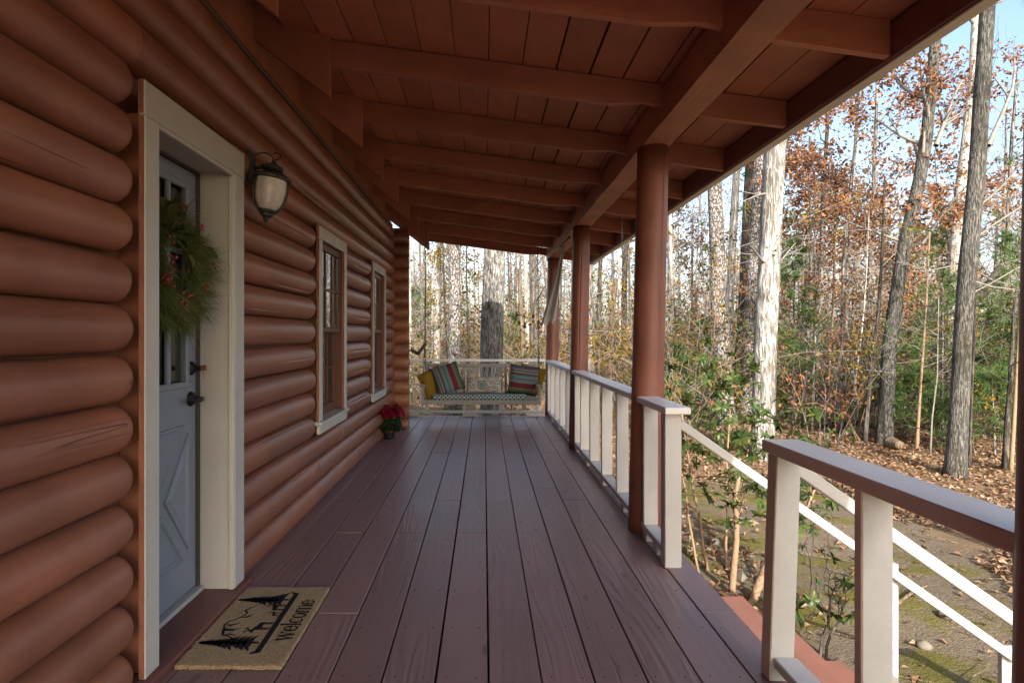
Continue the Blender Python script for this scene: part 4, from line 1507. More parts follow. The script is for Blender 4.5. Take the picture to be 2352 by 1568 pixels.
# ------------------------------------------------------------------ poinsettia
def make_poinsettia():
    rng = random.Random(9)
    x, y = -1.175, 7.72
    t = thing('poinsettia', 'red poinsettia in a dark foil-wrapped pot on the deck by the wall', 'plant', (x, y, 0))
    m = MB()
    m.lathe([(0.0, 0.004), (0.058, 0.004), (0.064, 0.03), (0.078, 0.135), (0.086, 0.15), (0.075, 0.148), (0.070, 0.13), (0.0, 0.128)], 20)
    m.v = [(a * (1 + 0.05 * noise.noise(Vector((a * 60, b * 60, c * 30)))), b * (1 + 0.05 * noise.noise(Vector((a * 60, b * 60 + 7, c * 30)))), c) for a, b, c in m.v]
    put('pot', m.mesh('pot', 'foil', False), t, (x, y, 0))
    m = MB()
    m.lathe([(0.0745, 0.085), (0.0785, 0.085), (0.0825, 0.112), (0.078, 0.112)], 20)
    for dx, dz in ((-.05, -.05), (-.075, -.03)):
        vs = [(-.055, -.055, .10), (-.055, -.075, .09), (-.055 + dx, -.085, .07 + dz), (-.07 + dx, -.07, .085 + dz)]
        m.add(vs, [(0, 1, 2, 3)])
    put('ribbon', m.mesh('ribbon', 'red_ribbon', False), t, (x, y, 0))
    m = MB()
    for k in range(9):
        a = rng.uniform(0, 2 * PI); r = rng.uniform(.03, .12)
        m.tube([(0, 0, .12), (r * .4 * math.cos(a), r * .4 * math.sin(a), .24), (r * math.cos(a), r * math.sin(a), .36)], [.006, .005, .003], 5)
    put('stems', m.mesh('stems', 'poinsettia_green', True), t, (x, y, 0))
    def spray(mat, name, n, zlo, zhi, rmax, L, w, droop):
        m = MB()
        for i in range(n):
            a = rng.uniform(0, 2 * PI)
            rr = rmax * math.sqrt(rng.random())
            z = zlo + (zhi - zlo) * rng.random() - 0.25 * rr * rr / rmax
            vs, fs = leaf_verts(L * rng.uniform(.7, 1.15), w * rng.uniform(.8, 1.1), rng.uniform(.1, .5), .2)
            M = Matrix.Translation((rr * math.cos(a), rr * math.sin(a), z)) @ Matrix.Rotation(a - PI / 2 + rng.uniform(-.6, .6), 4, 'Z') @ Matrix.Rotation(rng.uniform(-droop, .25), 4, 'X') @ Matrix.Rotation(rng.uniform(-.5, .5), 4, 'Y')
            m.add([tuple(M @ Vector(v)) for v in vs], fs)
        put(name, m.mesh(name, mat, True), t, (x, y, 0))
    spray('poinsettia_green', 'leaves', 95, .15, .30, .13, .11, .033, 1.1)
    spray('bract_red', 'bracts', 110, .34, .425, .125, .105, .036, .75)
make_poinsettia()

# ------------------------------------------------------------------ porch swing
SW = (-0.045, 8.95, 0.0)
def chain(m, p, q, pitch=0.042, w=0.011, r=0.0032):
    p, q = Vector(p), Vector(q)
    n = max(2, int((q - p).length / pitch))
    d = (q - p).normalized()
    a = d.cross(Vector((0.3, 1, 0.1))).normalized(); b = d.cross(a)
    for i in range(n):
        c = p + (q - p) * ((i + .5) / n)
        s = a if i % 2 == 0 else b
        pts = []
        for k in range(9):
            t = 2 * PI * k / 8
            pts.append(c + d * (pitch * 0.62 * math.cos(t)) + s * (w * math.sin(t)))
        m.tube(pts, [r] * 9, 4, cap=False)

def make_swing():
    t = thing('porch_swing', 'grey-white wooden porch swing hanging on chains at the far end', 'porch swing', SW, rot=(0, 0, rad(-1.5)))
    B = lambda name, lo, hi, b=.004, rot=None: board(name, t, lo, hi, 'swing_paint', b, rot, True)
    hw = 0.86
    # coordinates: x across, y depth (0 front .. 0.5 back), z up from the deck
    B('seat_rail', (-hw, 0.0, 0.285), (hw, 0.035, 0.350))
    B('seat_rail', (-hw + .03, 0.40, 0.275), (hw - .03, 0.435, 0.330))
    for x in (-hw + .02, -0.30, 0.30, hw - .055):
        B('seat_bearer', (x, 0.036, 0.283), (x + .035, 0.399, 0.325))
    for k in range(6):
        B('seat_slat', (-hw + .01, 0.04 + k * .062, 0.327), (hw - .01, 0.04 + k * .062 + .05, 0.345))
    for sx in (-1, 1):
        x = sx * (hw - 0.02)
        B('arm_post', (x - .02, 0.002, 0.351), (x + .02, 0.07, 0.552))
        B('arm', (x - .05, -0.03, 0.553), (x + .05, 0.46, 0.575))
        B('back_stile', (x * .965 - .02, 0.452, 0.30), (x * .965 + .02, 0.487, 0.86), .004, (rad(-7), 0, 0))
    bk = lambda z: 0.455 + 0.12 * (z - 0.33)
    B('back_rail', (-hw + .035, bk(.83) - .018, 0.795), (hw - .035, bk(.83) + .016, 0.848))
    B('back_rail', (-hw + .035, bk(.37) - .018, 0.350), (hw - .035, bk(.37) + .016, 0.395))
    # slats: narrow ones and wide ones pierced with pointed eyes
    def wide(x):
        m = MB()
        w, h = 0.045, 0.20
        outer = [(-w, -h), (w, -h), (w, h), (-w, h)]
        z0 = 0.595
        for part in (-1, 1):
            # frame of quads around an eye hole
            cz = part * 0.10
            eye = [(0.021 * math.cos(a) * abs(math.cos(a)) ** .3 * 0 + 0.021 * math.cos(a), cz + 0.052 * math.sin(a)) for a in [2 * PI * k / 12 for k in range(12)]]
            eye = [(p[0] * (1 - abs((p[1] - cz) / 0.052) ** 2 * .3), p[1]) for p in eye]
            rim = []
            for k in range(12):
                a = 2 * PI * k / 12
                cx_, cz_ = math.cos(a), math.sin(a)
                f = 1 / max(abs(cx_) / w, abs(cz_) / 0.0999)
                rim.append((cx_ * f, cz + cz_ * f))
            vs = []
            for yy in (-0.009, 0.009):
                vs += [(p[0], yy, p[1]) for p in eye] + [(p[0], yy, p[1]) for p in rim]
            fs = []
            for k in range(12):
                k2 = (k + 1) % 12
                fs.append((k, k2, 12 + k2, 12 + k)); fs.append((24 + k, 36 + k, 36 + k2, 24 + k2))
                fs.append((k, 24 + k, 24 + k2, k2)); fs.append((12 + k, 12 + k2, 36 + k2, 36 + k))
            m.add(vs, fs)
            co = [(-w, cz - .0999), (w, cz - .0999), (w, cz + .0999), (-w, cz + .0999)]
        # square the corners with two cap boards
        m.box((-w, -0.0088, -0.2), (w, 0.0088, -0.165), 0.001)
        m.box((-w, -0.0088, 0.165), (w, 0.0088, 0.2), 0.001)
        m.box((-w, -0.0087, -0.03), (w, 0.0087, 0.03), 0.001)
        o = put('pierced_slat', m.mesh('pierced_slat', 'swing_paint'), t, (x, bk(.595), 0.595), (rad(-6.8), 0, 0), True)
    for x in (-0.46, -0.10, 0.26, 0.60):
        wide(x)
    for x in (-0.74, -0.65, -0.56, -0.36, -0.28, -0.19, -0.01, 0.07, 0.15, 0.36, 0.45, 0.53, 0.70):
        B('back_slat', (x - .018, bk(.595) - .008, 0.396), (x + .018, bk(.595) + .008, 0.794), .002, (rad(-6.8), 0, 0))
    # chains
    for sx in (-1, 1):
        x = sx * (hw - 0.02)
        m = MB()
        top = (x * 0.985, 0.27, rz(x) - 0.0)
        knot = (x, 0.24, 1.12)
        chain(m, top, knot)
        chain(m, knot, (x, 0.02, 0.59)); chain(m, knot, (x, 0.44, 0.60))
        chain(m, (x, 0.02, 0.575), (x, 0.02, 0.30))
        put('chain', m.mesh('chain', 'dark_metal', True), t, (0, 0, 0), None, True)
make_swing()

def pillow_mesh(name, w, h, t, mat, n=14):
    m = MB()
    vs, fs = [], []
    for side in (-1, 1):
        for j in range(n + 1):
            for i in range(n + 1):
                u, v = -1 + 2 * i / n, -1 + 2 * j / n
                k = max(0.0, (1 - u ** 4) * (1 - v ** 4)) ** 0.55
                x = w / 2 * u * (1 - 0.07 * (1 - v * v) * abs(u) ** 2)
                z = h / 2 * v * (1 - 0.07 * (1 - u * u) * abs(v) ** 2)
                y = side * (t / 2 * k * (1 + 0.10 * noise.noise(Vector((u * 2, v * 2, side)))) + 0.0015)
                vs.append((x, y, z))
    q = n + 1
    off = q * q
    for j in range(n):
        for i in range(n):
            a = j * q + i
            fs.append((a, a + 1, a + q + 1, a + q))
            fs.append((off + a, off + a + q, off + a + q + 1, off + a + 1))
    edge = [i for i in range(q)] + [j * q + n for j in range(1, q)] + [n * q + i for i in range(n - 1, -1, -1)] + [j * q for j in range(n - 1, 0, -1)]
    for k in range(len(edge)):
        a, b = edge[k], edge[(k + 1) % len(edge)]
        fs.append((b, a, off + a, off + b))
    m.add(vs, fs)
    return m.mesh(name, mat, True)

def on_swing(x, y, z):
    return (SW[0] + x, SW[1] + y, SW[2] + z)
o = put('seat_cushion', None)
bpy.data.objects.remove(o)
m_ = MB(); m_.box((-0.68, -0.20, -0.04), (0.68, 0.20, 0.04), 0.022)
tag(put('seat_cushion', m_.mesh('seat_cushion', 'ring_cloth'), None, on_swing(-0.03, 0.205, 0.388)), 'thin teal seat cushion with pale ring pattern lying on the swing', 'cushion', 'cushions on the swing')
def pillow(label, w, h, t, mat, loc, rot):
    tag(put('pillow', pillow_mesh('pillow', w, h, t, mat), None, on_swing(*loc), rot), label, 'pillow', 'cushions on the swing')
pillow('mustard yellow pillow leaning in the left corner of the swing', 0.42, 0.42, 0.13, 'yellow_cloth', (-0.70, 0.20, 0.585), (rad(-14), rad(-22), rad(38)))
pillow('striped pillow leaning left, its teal and red stripes upright', 0.44, 0.44, 0.14, 'striped_cloth', (-0.50, 0.20, 0.645), (rad(-20), rad(-16), rad(18)))
pillow('small cream pillow with round medallion and scrolls in the middle', 0.54, 0.25, 0.12, 'medallion_cloth', (0.045, 0.25, 0.55), (rad(-16), rad(1), 0))
pillow('striped pillow with level red and teal stripes on the right', 0.44, 0.44, 0.14, 'striped_cloth', (0.62, 0.20, 0.62), (rad(-20), rad(98), rad(-14)))
pillow('mustard yellow pillow tucked behind the right striped pillow', 0.42, 0.42, 0.12, 'yellow_cloth', (0.74, 0.315, 0.62), (rad(-16), rad(12), rad(-26)))

# ------------------------------------------------------------------ small hanging things
def hanging():
    t = thing('hanging_ornament', 'dark V-shaped wooden piece hanging beside the left swing chain', 'ornament', (-0.985, 9.2, 1.0))
    m = MB()
    def lim(p, q, w, h):
        p, q = Vector(p), Vector(q)
        d = (q - p).normalized(); s = Vector((0, 1, 0)); u = d.cross(s)
        vs = []
        for c in (p, q):
            for a, b in ((-1, -1), (1, -1), (1, 1), (-1, 1)):
                vs.append(tuple(c + s * (a * w / 2) + u * (b * h / 2)))
        m.add(vs, [(0, 1, 2, 3), (7, 6, 5, 4), (0, 4, 5, 1), (1, 5, 6, 2), (2, 6, 7, 3), (3, 7, 4, 0)])
    lim((-1.085, 9.2, 1.07), (-0.975, 9.2, 1.005), 0.07, 0.045)
    lim((-0.985, 9.2, 1.0), (-0.86, 9.2, 1.16), 0.07, 0.042)
    put('limb', m.mesh('limb', 'weathered_wood'), t, (0, 0, 0))
    m = MB()
    m.tube([(-0.86, 9.2, 1.15), (-0.87, 9.21, 2.0), (-0.88, 9.22, 2.62)], [0.0035] * 3, 5)
    put('wire', m.mesh('wire', 'dark_metal'), t, (0, 0, 0))
    t = thing('plant_hook', 'small dark curled hook on the last rafter tail', 'hook', (-0.88, 10.02, 2.80))
    m = MB()
    m.tube([(-0.885, 10.02, 2.80), (-0.84, 10.02, 2.815), (-0.80, 10.02, 2.80), (-0.775, 10.02, 2.765), (-0.755, 10.02, 2.765), (-0.748, 10.02, 2.80)], [0.007] * 6, 6)
    m.tube([(-0.885, 10.02, 2.76), (-0.85, 10.02, 2.74), (-0.83, 10.02, 2.76), (-0.84, 10.02, 2.79)], [0.006] * 4, 6)
    put('hook_wire', m.mesh('hook_wire', 'dark_metal', True), t, (0, 0, 0))
    t = thing('hanging_chain', 'thin loose chain hanging from the eave rafters left of the thick post', 'chain', (1.36, 6.45, 2.2))
    m = MB()
    chain(m, (1.42, 6.42, rz(1.42)), (1.425, 6.42, 2.04), 0.034, 0.009, 0.0028)
    put('links', m.mesh('links', 'galvanised', True), t, (0, 0, 0))
    t = thing('hanging_flag', 'pale furled flag hanging from a short pole under the beam', 'flag', (0.95, 7.6, 2.4))
    m = MB()
    m.tube([(1.06, 7.72, 2.50), (0.93, 7.6, 2.36), (0.80, 7.5, 2.28)], [0.012, 0.012, 0.012], 10)
    put('pole', m.mesh('pole', 'galvanised', True), t, (0, 0, 0))
    m = MB()
    nu, nv = 14, 22
    vs, fs = [], []
    for j in range(nv + 1):
        f = j / nv
        cx_, cz_ = 0.965 - 0.19 * f ** 1.15, 2.40 - 0.98 * f
        hwid = 0.018 + 0.075 * f ** 1.4
        for i in range(nu + 1):
            u = -1 + 2 * i / nu
            vs.append((cx_ + u * hwid, 7.6 - 0.05 * f + 0.03 * math.sin(u * 5 + f * 2) * (0.4 + f), cz_ + 0.02 * u * f + (0.015 * math.sin(u * 9) if j == nv else 0)))
    for j in range(nv):
        for i in range(nu):
            a = j * (nu + 1) + i
            fs.append((a, a + 1, a + nu + 2, a + nu + 1))
    m.add(vs, fs)
    put('cloth', m.mesh('cloth', 'flag_cloth', True), t, (0, 0, 0))
hanging()

# ------------------------------------------------------------------ vegetation
F_, VX, VY, H_ = 1430.0, 1112.0, 770.0, 1.28
def at(x, y, Y):
    """where a thing Y metres off stands that shows at photo position (x, y) of a 2352-wide copy"""
    return Vector(((x - VX) * Y / F_, Y, H_ - (y - VY) * Y / F_))

def rot_off(d, ang, rng):
    d = d.normalized()
    a = d.cross(Vector((rng.uniform(-1, 1), rng.uniform(-1, 1), rng.uniform(-1, 1))))
    if a.length < 1e-5:
        a = Vector((1, 0, 0))
    return (Matrix.Rotation(ang, 3, a.normalized()) @ d).normalized()

def grow(m, tips, p, d, L, r, depth, rng, nseg=4, up=0.06, wig=0.16, nk=(3, 4), rmin=0.004, mi=0):
    p, d = Vector(p), Vector(d).normalized()
    pts, rr = [p.copy()], [r]
    dirs = [d]
    for i in range(nseg):
        d = (d + Vector((rng.gauss(0, wig), rng.gauss(0, wig), rng.gauss(0, wig) + up))).normalized()
        p = p + d * (L / nseg)
        pts.append(p.copy()); dirs.append(d)
        rr.append(max(rmin * 0.8, r * (1 - 0.72 * (i + 1) / nseg)))
    m.tube(pts, rr, 7 if r > 0.05 else 5 if r > 0.02 else 3, mi, cap=False)
    if depth <= 0:
        tips.append((pts[-1], d)); tips.append((pts[len(pts) // 2], d))
        return
    for k in range(rng.randint(*nk)):
        f = rng.uniform(0.3, 1.0)
        i = min(nseg - 1, int(f * nseg))
        q = pts[i].lerp(pts[i + 1], f * nseg - i)
        grow(m, tips, q, rot_off(dirs[i], rad(rng.uniform(25, 65)), rng), L * rng.uniform(.38, .68), max(rmin, rr[i] * rng.uniform(.42, .62)), depth - 1, rng, max(3, nseg - 1), up, wig * 1.15, nk, rmin, mi)

def leaves_at(m, tips, per, spread, size, rng, mi=0, droop=0.3):
    for (p, d) in tips:
        for k in range(per):
            q = p + Vector((rng.gauss(0, spread), rng.gauss(0, spread), rng.gauss(0, spread) - droop * spread))
            s = size * rng.uniform(.6, 1.25)
            a = Vector((rng.gauss(0, 1), rng.gauss(0, 1), rng.gauss(-.3, 1))).normalized()
            b = a.cross(Vector((rng.gauss(0, 1), rng.gauss(0, 1), rng.gauss(0, 1)))).normalized()
            n = a.cross(b) * (0.25 * s)
            m.add([tuple(q - a * s * .5), tuple(q + b * s * .3 + n), tuple(q + a * s * .5), tuple(q - b * s * .3 + n)], [(0, 1, 2, 3)], mi)

def needles_at(m, tips, per, L, rng, w=0.006, mi=0):
    for (p, d) in tips:
        for k in range(per):
            dd = Vector(d) * 0.55 + Vector((rng.gauss(0, .55), rng.gauss(0, .55), rng.gauss(0.1, .5)))
            blade(m, p + Vector(d) * rng.uniform(-.10, .03), dd, L * rng.uniform(.7, 1.2), w, rng, 0.12, mi, seg=1)

def trunk_jit(seed, amp, fr=9.0):
    def j(i, k, t, p):
        v = Vector((math.cos(t) * 1.6 + seed, math.sin(t) * 1.6, p.z * 0.55))
        w = Vector((math.cos(t) * fr * .45 + seed, math.sin(t) * fr * .45, p.z * 1.6))
        return 1 + amp * 1.3 * noise.noise(v) + amp * noise.noise(w)
    return j

def make_tree(label, pix, Y, wpx, bark_mat, height, seed, group='trees in the wood', sides=14, flare=1.3, limbs=6, limb_z=4.0, depth=2, leaf=None, per=3, leaf_size=0.09, cat='tree', name='tree', amp=0.05, top_cut=False, limb_len=2.4, taper=0.55, stubs=0, fork=None, bend=0.0, limb_from=None):
    """pix: photo positions of the trunk's axis from foot to the highest point in view, Y metres off"""
    rng = random.Random(seed)
    P = [at(x, y, Y) for x, y in pix]
    g = gz(P[0].x, Y) - 0.08
    P[0].z = g
    d = (P[-1] - P[-2]).normalized()
    if not top_cut:
        d = (d + Vector((0, 0, 0.6))).normalized()
        z = P[-1].z
        while z < g + height:
            P.append(P[-1] + d * 1.4 + Vector((rng.uniform(-.06, .06), rng.uniform(-.06, .06), 0)))
            z = P[-1].z
    # resample
    pts = [P[0]]
    step = 0.28 if Y < 14 else 0.45
    for a, b in zip(P[:-1], P[1:]):
        n = max(1, int((b - a).length / step))
        for i in range(1, n + 1):
            pts.append(a.lerp(b, i / n))
    ph = seed * 3.7
    for i, p in enumerate(pts):
        p.y += 0.10 * noise.noise(Vector((ph, p.z * 0.25, 1))) * min(1, i / 6)
        p.x += (0.03 + bend) * noise.noise(Vector((ph + 5, p.z * 0.4, 1))) * min(1, i / 6)
    r0 = wpx * Y / F_ / 2
    tot = pts[-1].z - g
    ref = max(1.0, P[len(pix) // 2].z - g)
    rr = []
    for p in pts:
        f = (p.z - g) / max(tot, 0.1)
        fl = 1 + (flare - 1) * math.exp(-(p.z - g) / 0.28)
        rr.append(r0 * (1.05 - taper * f) * fl)
    root = thing(name, label, cat, (P[0].x, Y, g + 0.08), group)
    base = W[root.name]
    m = MB()
    m.tube([p - base for p in pts], rr, sides, cap=True, jit=trunk_jit(seed, amp))
    put('trunk', m.mesh('trunk', bark_mat, True), root, base)
    tips = []
    bm = 'twig_bark' if bark_mat not in ('dark_bark', 'pine_bark') else 'dark_bark'
    def one(*a, **k):
        m = MB()
        grow(m, tips, *a, **k)
        put('branch', m.mesh('branch', bm, True), root, base)
    lo = limb_z
    if limbs:
        cand = [i for i, p in enumerate(pts) if p.z > g + lo]
        for k in range(limbs):
            if not cand: break
            i = cand[min(len(cand) - 1, int((k + rng.random()) / limbs * len(cand)))]
            a = rng.uniform(0, 2 * PI)
            dd = Vector((math.cos(a), math.sin(a), rng.uniform(.1, .75)))
            f = (pts[i].z - g) / tot
            one(pts[i] - base, dd, limb_len * rng.uniform(.6, 1.25) * (1.1 - 0.6 * f), max(0.012, rr[i] * rng.uniform(.28, .5)), depth, rng, 5)
    for (px, py, ex, ey, dy, rr0, dep) in (fork or []):
        a, b = at(px, py, Y) - base, at(ex, ey, Y + dy) - base
        one(a, (b - a), (b - a).length, rr0, dep, rng, 6, 0.04, 0.09, (3, 5))
    for k in range(stubs):
        i = rng.randrange(int(len(pts) * .15), int(len(pts) * .8))
        a = rng.uniform(0, 2 * PI)
        one(pts[i] - base, Vector((math.cos(a), math.sin(a), rng.uniform(-.1, .5))), rng.uniform(.3, 1.1), rr[i] * .16 + .006, 1, rng, 4, 0.02, 0.2, (1, 2))
    if leaf and tips:
        m = MB()
        if leaf == 'pine_needle':
            needles_at(m, tips, per + 6, leaf_size, rng)
        else:
            leaves_at(m, tips, per, leaf_size * .85, leaf_size, rng)
        put('crown', m.mesh('crown', leaf), root, base)
    return root

TG = 'trees in the wood'
# seen past the end of the porch
make_tree('massive pale oak trunk behind the swing, dark in the roof shadow below', [(1127, 1010), (1131, 715), (1137, 560)], 12.5, 52, 'oak_bark', 15, 101, sides=40, amp=0.05, limbs=7, limb_z=5.5, flare=1.15, taper=.4)
make_tree('straight dark pine trunk left of the massive oak behind the swing', [(1044, 930), (1043, 700), (1040, 560)], 16, 28, 'pine_bark', 17, 102, sides=22, limbs=7, limb_z=6, leaf='pine_needle', per=9, leaf_size=.16, stubs=4, flare=1.1)
make_tree('white-barked slim trunk just left of the dark pine behind the swing', [(1004, 900), (1004, 740), (1007, 580)], 20, 13, 'white_bark', 14, 103, limbs=6, limb_z=3.2, stubs=3)
make_tree('very thin pale trunk nearest the house corner at the porch end', [(944, 900), (943, 740), (941, 600)], 21, 7, 'white_bark', 12, 104, limbs=6, limb_z=3)
make_tree('short broken-topped snag right of the massive oak at the porch end', [(1204, 905), (1201, 780), (1193, 619)], 15, 9, 'snag_wood', 4, 105, limbs=0, top_cut=True, flare=1.0, taper=.1, amp=.08, cat='snag', name='snag')
make_tree('pale slim trunk right beside the broken-topped snag', [(1212, 890), (1210, 740), (1206, 590)], 22, 11, 'white_bark', 15, 106, limbs=6, limb_z=4)
make_tree('dark thin trunk between the snag and the corner post', [(1222, 890), (1221, 740), (1218, 590)], 19, 8, 'dark_bark', 14, 107, limbs=6, limb_z=3, stubs=3)
make_tree('pale thin trunk touching the left side of the corner post', [(1234, 890), (1231, 740), (1227, 600)], 24, 9, 'white_bark', 14, 108, limbs=6, limb_z=4)
make_tree('crooked black sapling right of the massive oak at the porch end', [(1176, 900), (1172, 760), (1168, 680), (1164, 640)], 14.5, 4, 'dark_bark', 5.5, 109, limbs=7, limb_z=1.2, limb_len=1.2, bend=.12, cat='sapling', name='sapling', sides=7)
# between the posts
make_tree('mottled grey trunk just right of the middle post', [(1352, 930), (1353, 760), (1351, 590)], 17, 23, 'grey_bark', 16, 110, sides=22, limbs=7, limb_z=5, stubs=2)
make_tree('dark narrow trunk touching the mottled grey trunk by the middle post', [(1376, 925), (1374, 760), (1378, 580)], 19, 10, 'dark_bark', 15, 111, limbs=6, limb_z=4)
make_tree('leaning broken snag, sunlit below, between middle post and thick post', [(1398, 905), (1404, 760), (1412, 640)], 16, 13, 'snag_wood', 4, 112, limbs=0, top_cut=True, flare=1.1, taper=.15, amp=.09, cat='snag', name='snag')
make_tree('dark distant trunk just left of the thick post', [(1432, 900), (1433, 760), (1436, 560)], 24, 14, 'dark_bark', 16, 113, limbs=6, limb_z=4)
make_tree('pale trunk showing just right of the thick post', [(1545, 930), (1541, 760), (1537, 480)], 18, 13, 'white_bark', 16, 114, limbs=7, limb_z=3, stubs=3, sides=16)
make_tree('pine trunk with plated bark, leftmost of the big cluster', [(1668, 985), (1657, 760), (1640, 400)], 15, 36, 'pine_bark', 19, 115, sides=30, limbs=7, limb_z=8, leaf='pine_needle', per=9, leaf_size=.17, stubs=3)
make_tree('smooth pale trunk second from left in the big cluster', [(1668, 960), (1674, 760), (1692, 380)], 17, 19, 'white_bark', 17, 116, sides=18, limbs=6, limb_z=7)
make_tree('dark ivy-marked trunk in the middle of the big cluster', [(1692, 960), (1704, 760), (1722, 380)], 18.5, 24, 'dark_bark', 17, 117, sides=20, limbs=6, limb_z=6, stubs=4)
make_tree('grey pine trunk directly left of the bright white trunk', [(1712, 985), (1724, 760), (1742, 400)], 15.5, 26, 'pine_bark', 18, 118, sides=24, limbs=6, limb_z=8, leaf='pine_needle', per=9, leaf_size=.17, stubs=2)
make_tree('large bright white trunk with peeling bark and broken stubs', [(1752, 1070), (1760, 800), (1768, 600), (1780, 330)], 10.4, 50, 'peel_bark', 15, 119, sides=36, amp=.055, limbs=6, limb_z=6.5, stubs=0, flare=1.15, taper=.35,
          fork=[(1762, 610, 1730, 560, -.6, .035, 1), (1770, 565, 1862, 560, -.5, .030, 1), (1760, 640, 1850, 575, .4, .026, 1), (1775, 440, 1700, 470, -.3, .02, 1)])
# on the right
make_tree('curved leaning grey trunk that forks high up', [(2030, 1022), (2044, 800), (2083, 560), (2112, 410), (2122, 330)], 12.2, 31, 'yard_bark', 11, 120, sides=22, limbs=4, limb_z=6.5, leaf='oak_leaf', per=5, leaf_size=.10, taper=.5,
          fork=[(2112, 420, 2152, 330, .3, .07, 0), (2150, 335, 2185, 190, .5, .05, 2), (2118, 400, 2135, 300, -.3, .055, 0), (2134, 305, 2105, 150, -.5, .045, 2), (2112, 330, 1960, 300, .8, .04, 2), (2118, 560, 2270, 420, -.6, .03, 2), (2085, 560, 1900, 480, 1.0, .035, 2)])
make_tree('thick white trunk in full sun behind the two right grey trees', [(2182, 900), (2190, 640), (2205, 430), (2240, 180)], 17, 31, 'white_bark', 17, 121, sides=26, limbs=6, limb_z=7, stubs=3)
make_tree('tall grey trunk with dark patches at the right of the yard', [(2192, 1096), (2212, 750), (2238, 400), (2262, 0)], 9.6, 37, 'yard_bark', 12, 122, sides=28, limbs=4, limb_z=6, flare=1.45, taper=.45, amp=.05,  # dark patches come from the bark's random mottling
          fork=[(2236, 430, 2272, 330, .2, .05, 0), (2270, 335, 2310, 130, .5, .04, 2), (2240, 480, 2440, 330, -.4, .022, 2), (2225, 560, 2480, 380, .8, .02, 2), (2222, 600, 2100, 640, .4, .018, 2), (2220, 680, 2420, 560, .3, .016, 2), (2215, 640, 2420, 700, -.3, .014, 2)])
make_tree('dark trunk leaning steeply to the right at the picture edge', [(2150, 860), (2215, 730), (2300, 610), (2420, 480)], 20, 20, 'dark_bark', 8, 123, sides=14, limbs=5, limb_z=3, top_cut=True)
make_tree('pale trunk leaning steeply beside the dark leaning trunk', [(2175, 860), (2240, 740), (2330, 600), (2430, 500)], 22, 16, 'white_bark', 8, 124, sides=12, limbs=4, limb_z=3, top_cut=True)
# slim saplings on the right
SG = 'saplings in the yard edge'
def sapling(label, pix, Y, w, mat, h, seed, **kw):
    kw.setdefault('limbs', 8); kw.setdefault('limb_z', 1.2); kw.setdefault('limb_len', 0.9); kw.setdefault('depth', 1)
    make_tree(label, pix, Y, w, mat, h, seed, group=SG, sides=7, cat='sapling', name='sapling', **kw)
sapling('dark sapling leaning close against the curved grey trunk', [(1985, 1030), (2000, 880), (2018, 741)], 12.3, 10, 'dark_bark', 4.2, 131)
sapling('reddish thin sapling midway between the two right grey trees', [(2104, 1042), (2113, 880), (2127, 703)], 11.6, 7, 'shrub_stem', 4.0, 132, leaf='pine_needle', per=9, leaf_size=.12)
sapling('thin dark sapling just right of the dark-patched grey trunk', [(2226, 1082), (2231, 940), (2236, 799)], 10.2, 6, 'dark_bark', 3.6, 133)
sapling('brown sapling near the right picture edge', [(2321, 1088), (2333, 930), (2344, 764)], 10.0, 8, 'shrub_stem', 4.0, 134, leaf='pine_needle', per=8, leaf_size=.12)
sapling('short dark trunk beside the brown sapling at the right edge', [(2309, 1086), (2314, 980), (2322, 880)], 10.2, 13, 'dark_bark', 2.6, 135)
sapling('white thin sapling left of the curved grey trunk', [(1959, 975), (1966, 860), (1978, 764)], 14, 5, 'white_bark', 4.4, 136)
sapling('thin grey sapling right of the bright white trunk', [(1866, 985), (1868, 860), (1872, 700)], 14, 7, 'grey_bark', 5.5, 137)
sapling('thin brown sapling under the brown-leaved oaks', [(1905, 985), (1903, 870), (1910, 760)], 14.5, 6, 'shrub_stem', 5.0, 138, leaf='oak_leaf', per=3, leaf_size=.08)
sapling('leaning thin sapling in front of the reddish one', [(2136, 1046), (2140, 960), (2152, 860)], 11.2, 4, 'twig_bark', 2.8, 139)
# small oaks that keep their brown leaves
OG = 'brown-leaved young oaks'
def oak(label, pix, Y, w, h, seed, limbs, lz, ll, per=10, size=.125, leaf='oak_leaf'):
    make_tree(label, pix, Y, w, 'grey_bark', h, seed, group=OG, sides=10, limbs=limbs, limb_z=lz, limb_len=ll, depth=2, leaf=leaf, per=per, leaf_size=size)
oak('brown-leaved oak spreading next to the bright white trunk', [(1868, 1000), (1880, 700), (1892, 420)], 15.5, 13, 7.8, 141, 15, 2.4, 2.6)
oak('brown-leaved oak behind the curved grey trunk', [(1990, 990), (1995, 700), (2010, 420)], 17.5, 13, 9.2, 142, 15, 3.2, 2.8, 6)
oak('low bushy oak full of russet leaves right of the white trunk', [(1845, 990), (1850, 850), (1856, 700)], 14.5, 8, 4.6, 143, 12, 1.2, 1.5, 6, .085)
oak('russet low oak in the thicket left of the curved trunk', [(1935, 985), (1940, 860), (1944, 720)], 16.0, 9, 5.2, 144, 13, 1.2, 1.7, 8, .10, 'tan_leaf')
oak('tan-leaved beech-like tree in the thicket behind the young pine', [(1838, 980), (1842, 800), (1850, 640)], 18.5, 9, 6.8, 181, 15, 1.4, 2.2, 8, .12, 'tan_leaf')
oak('pale tan leafy tree in the middle of the thicket', [(1960, 970), (1956, 800), (1962, 650)], 20, 9, 6.6, 182, 16, 1.2, 2.4, 8, .13, 'tan_leaf')
oak('tan leafy tree directly behind the curved grey trunk', [(2060, 970), (2064, 800), (2070, 680)], 21, 9, 6.2, 183, 15, 1.2, 2.3, 7, .13, 'tan_leaf')
oak('tan leafy tree between thick post and plated pine', [(1590, 950), (1592, 820), (1590, 690)], 21, 8, 5.4, 184, 12, 1.0, 1.8, 6, .12, 'tan_leaf')
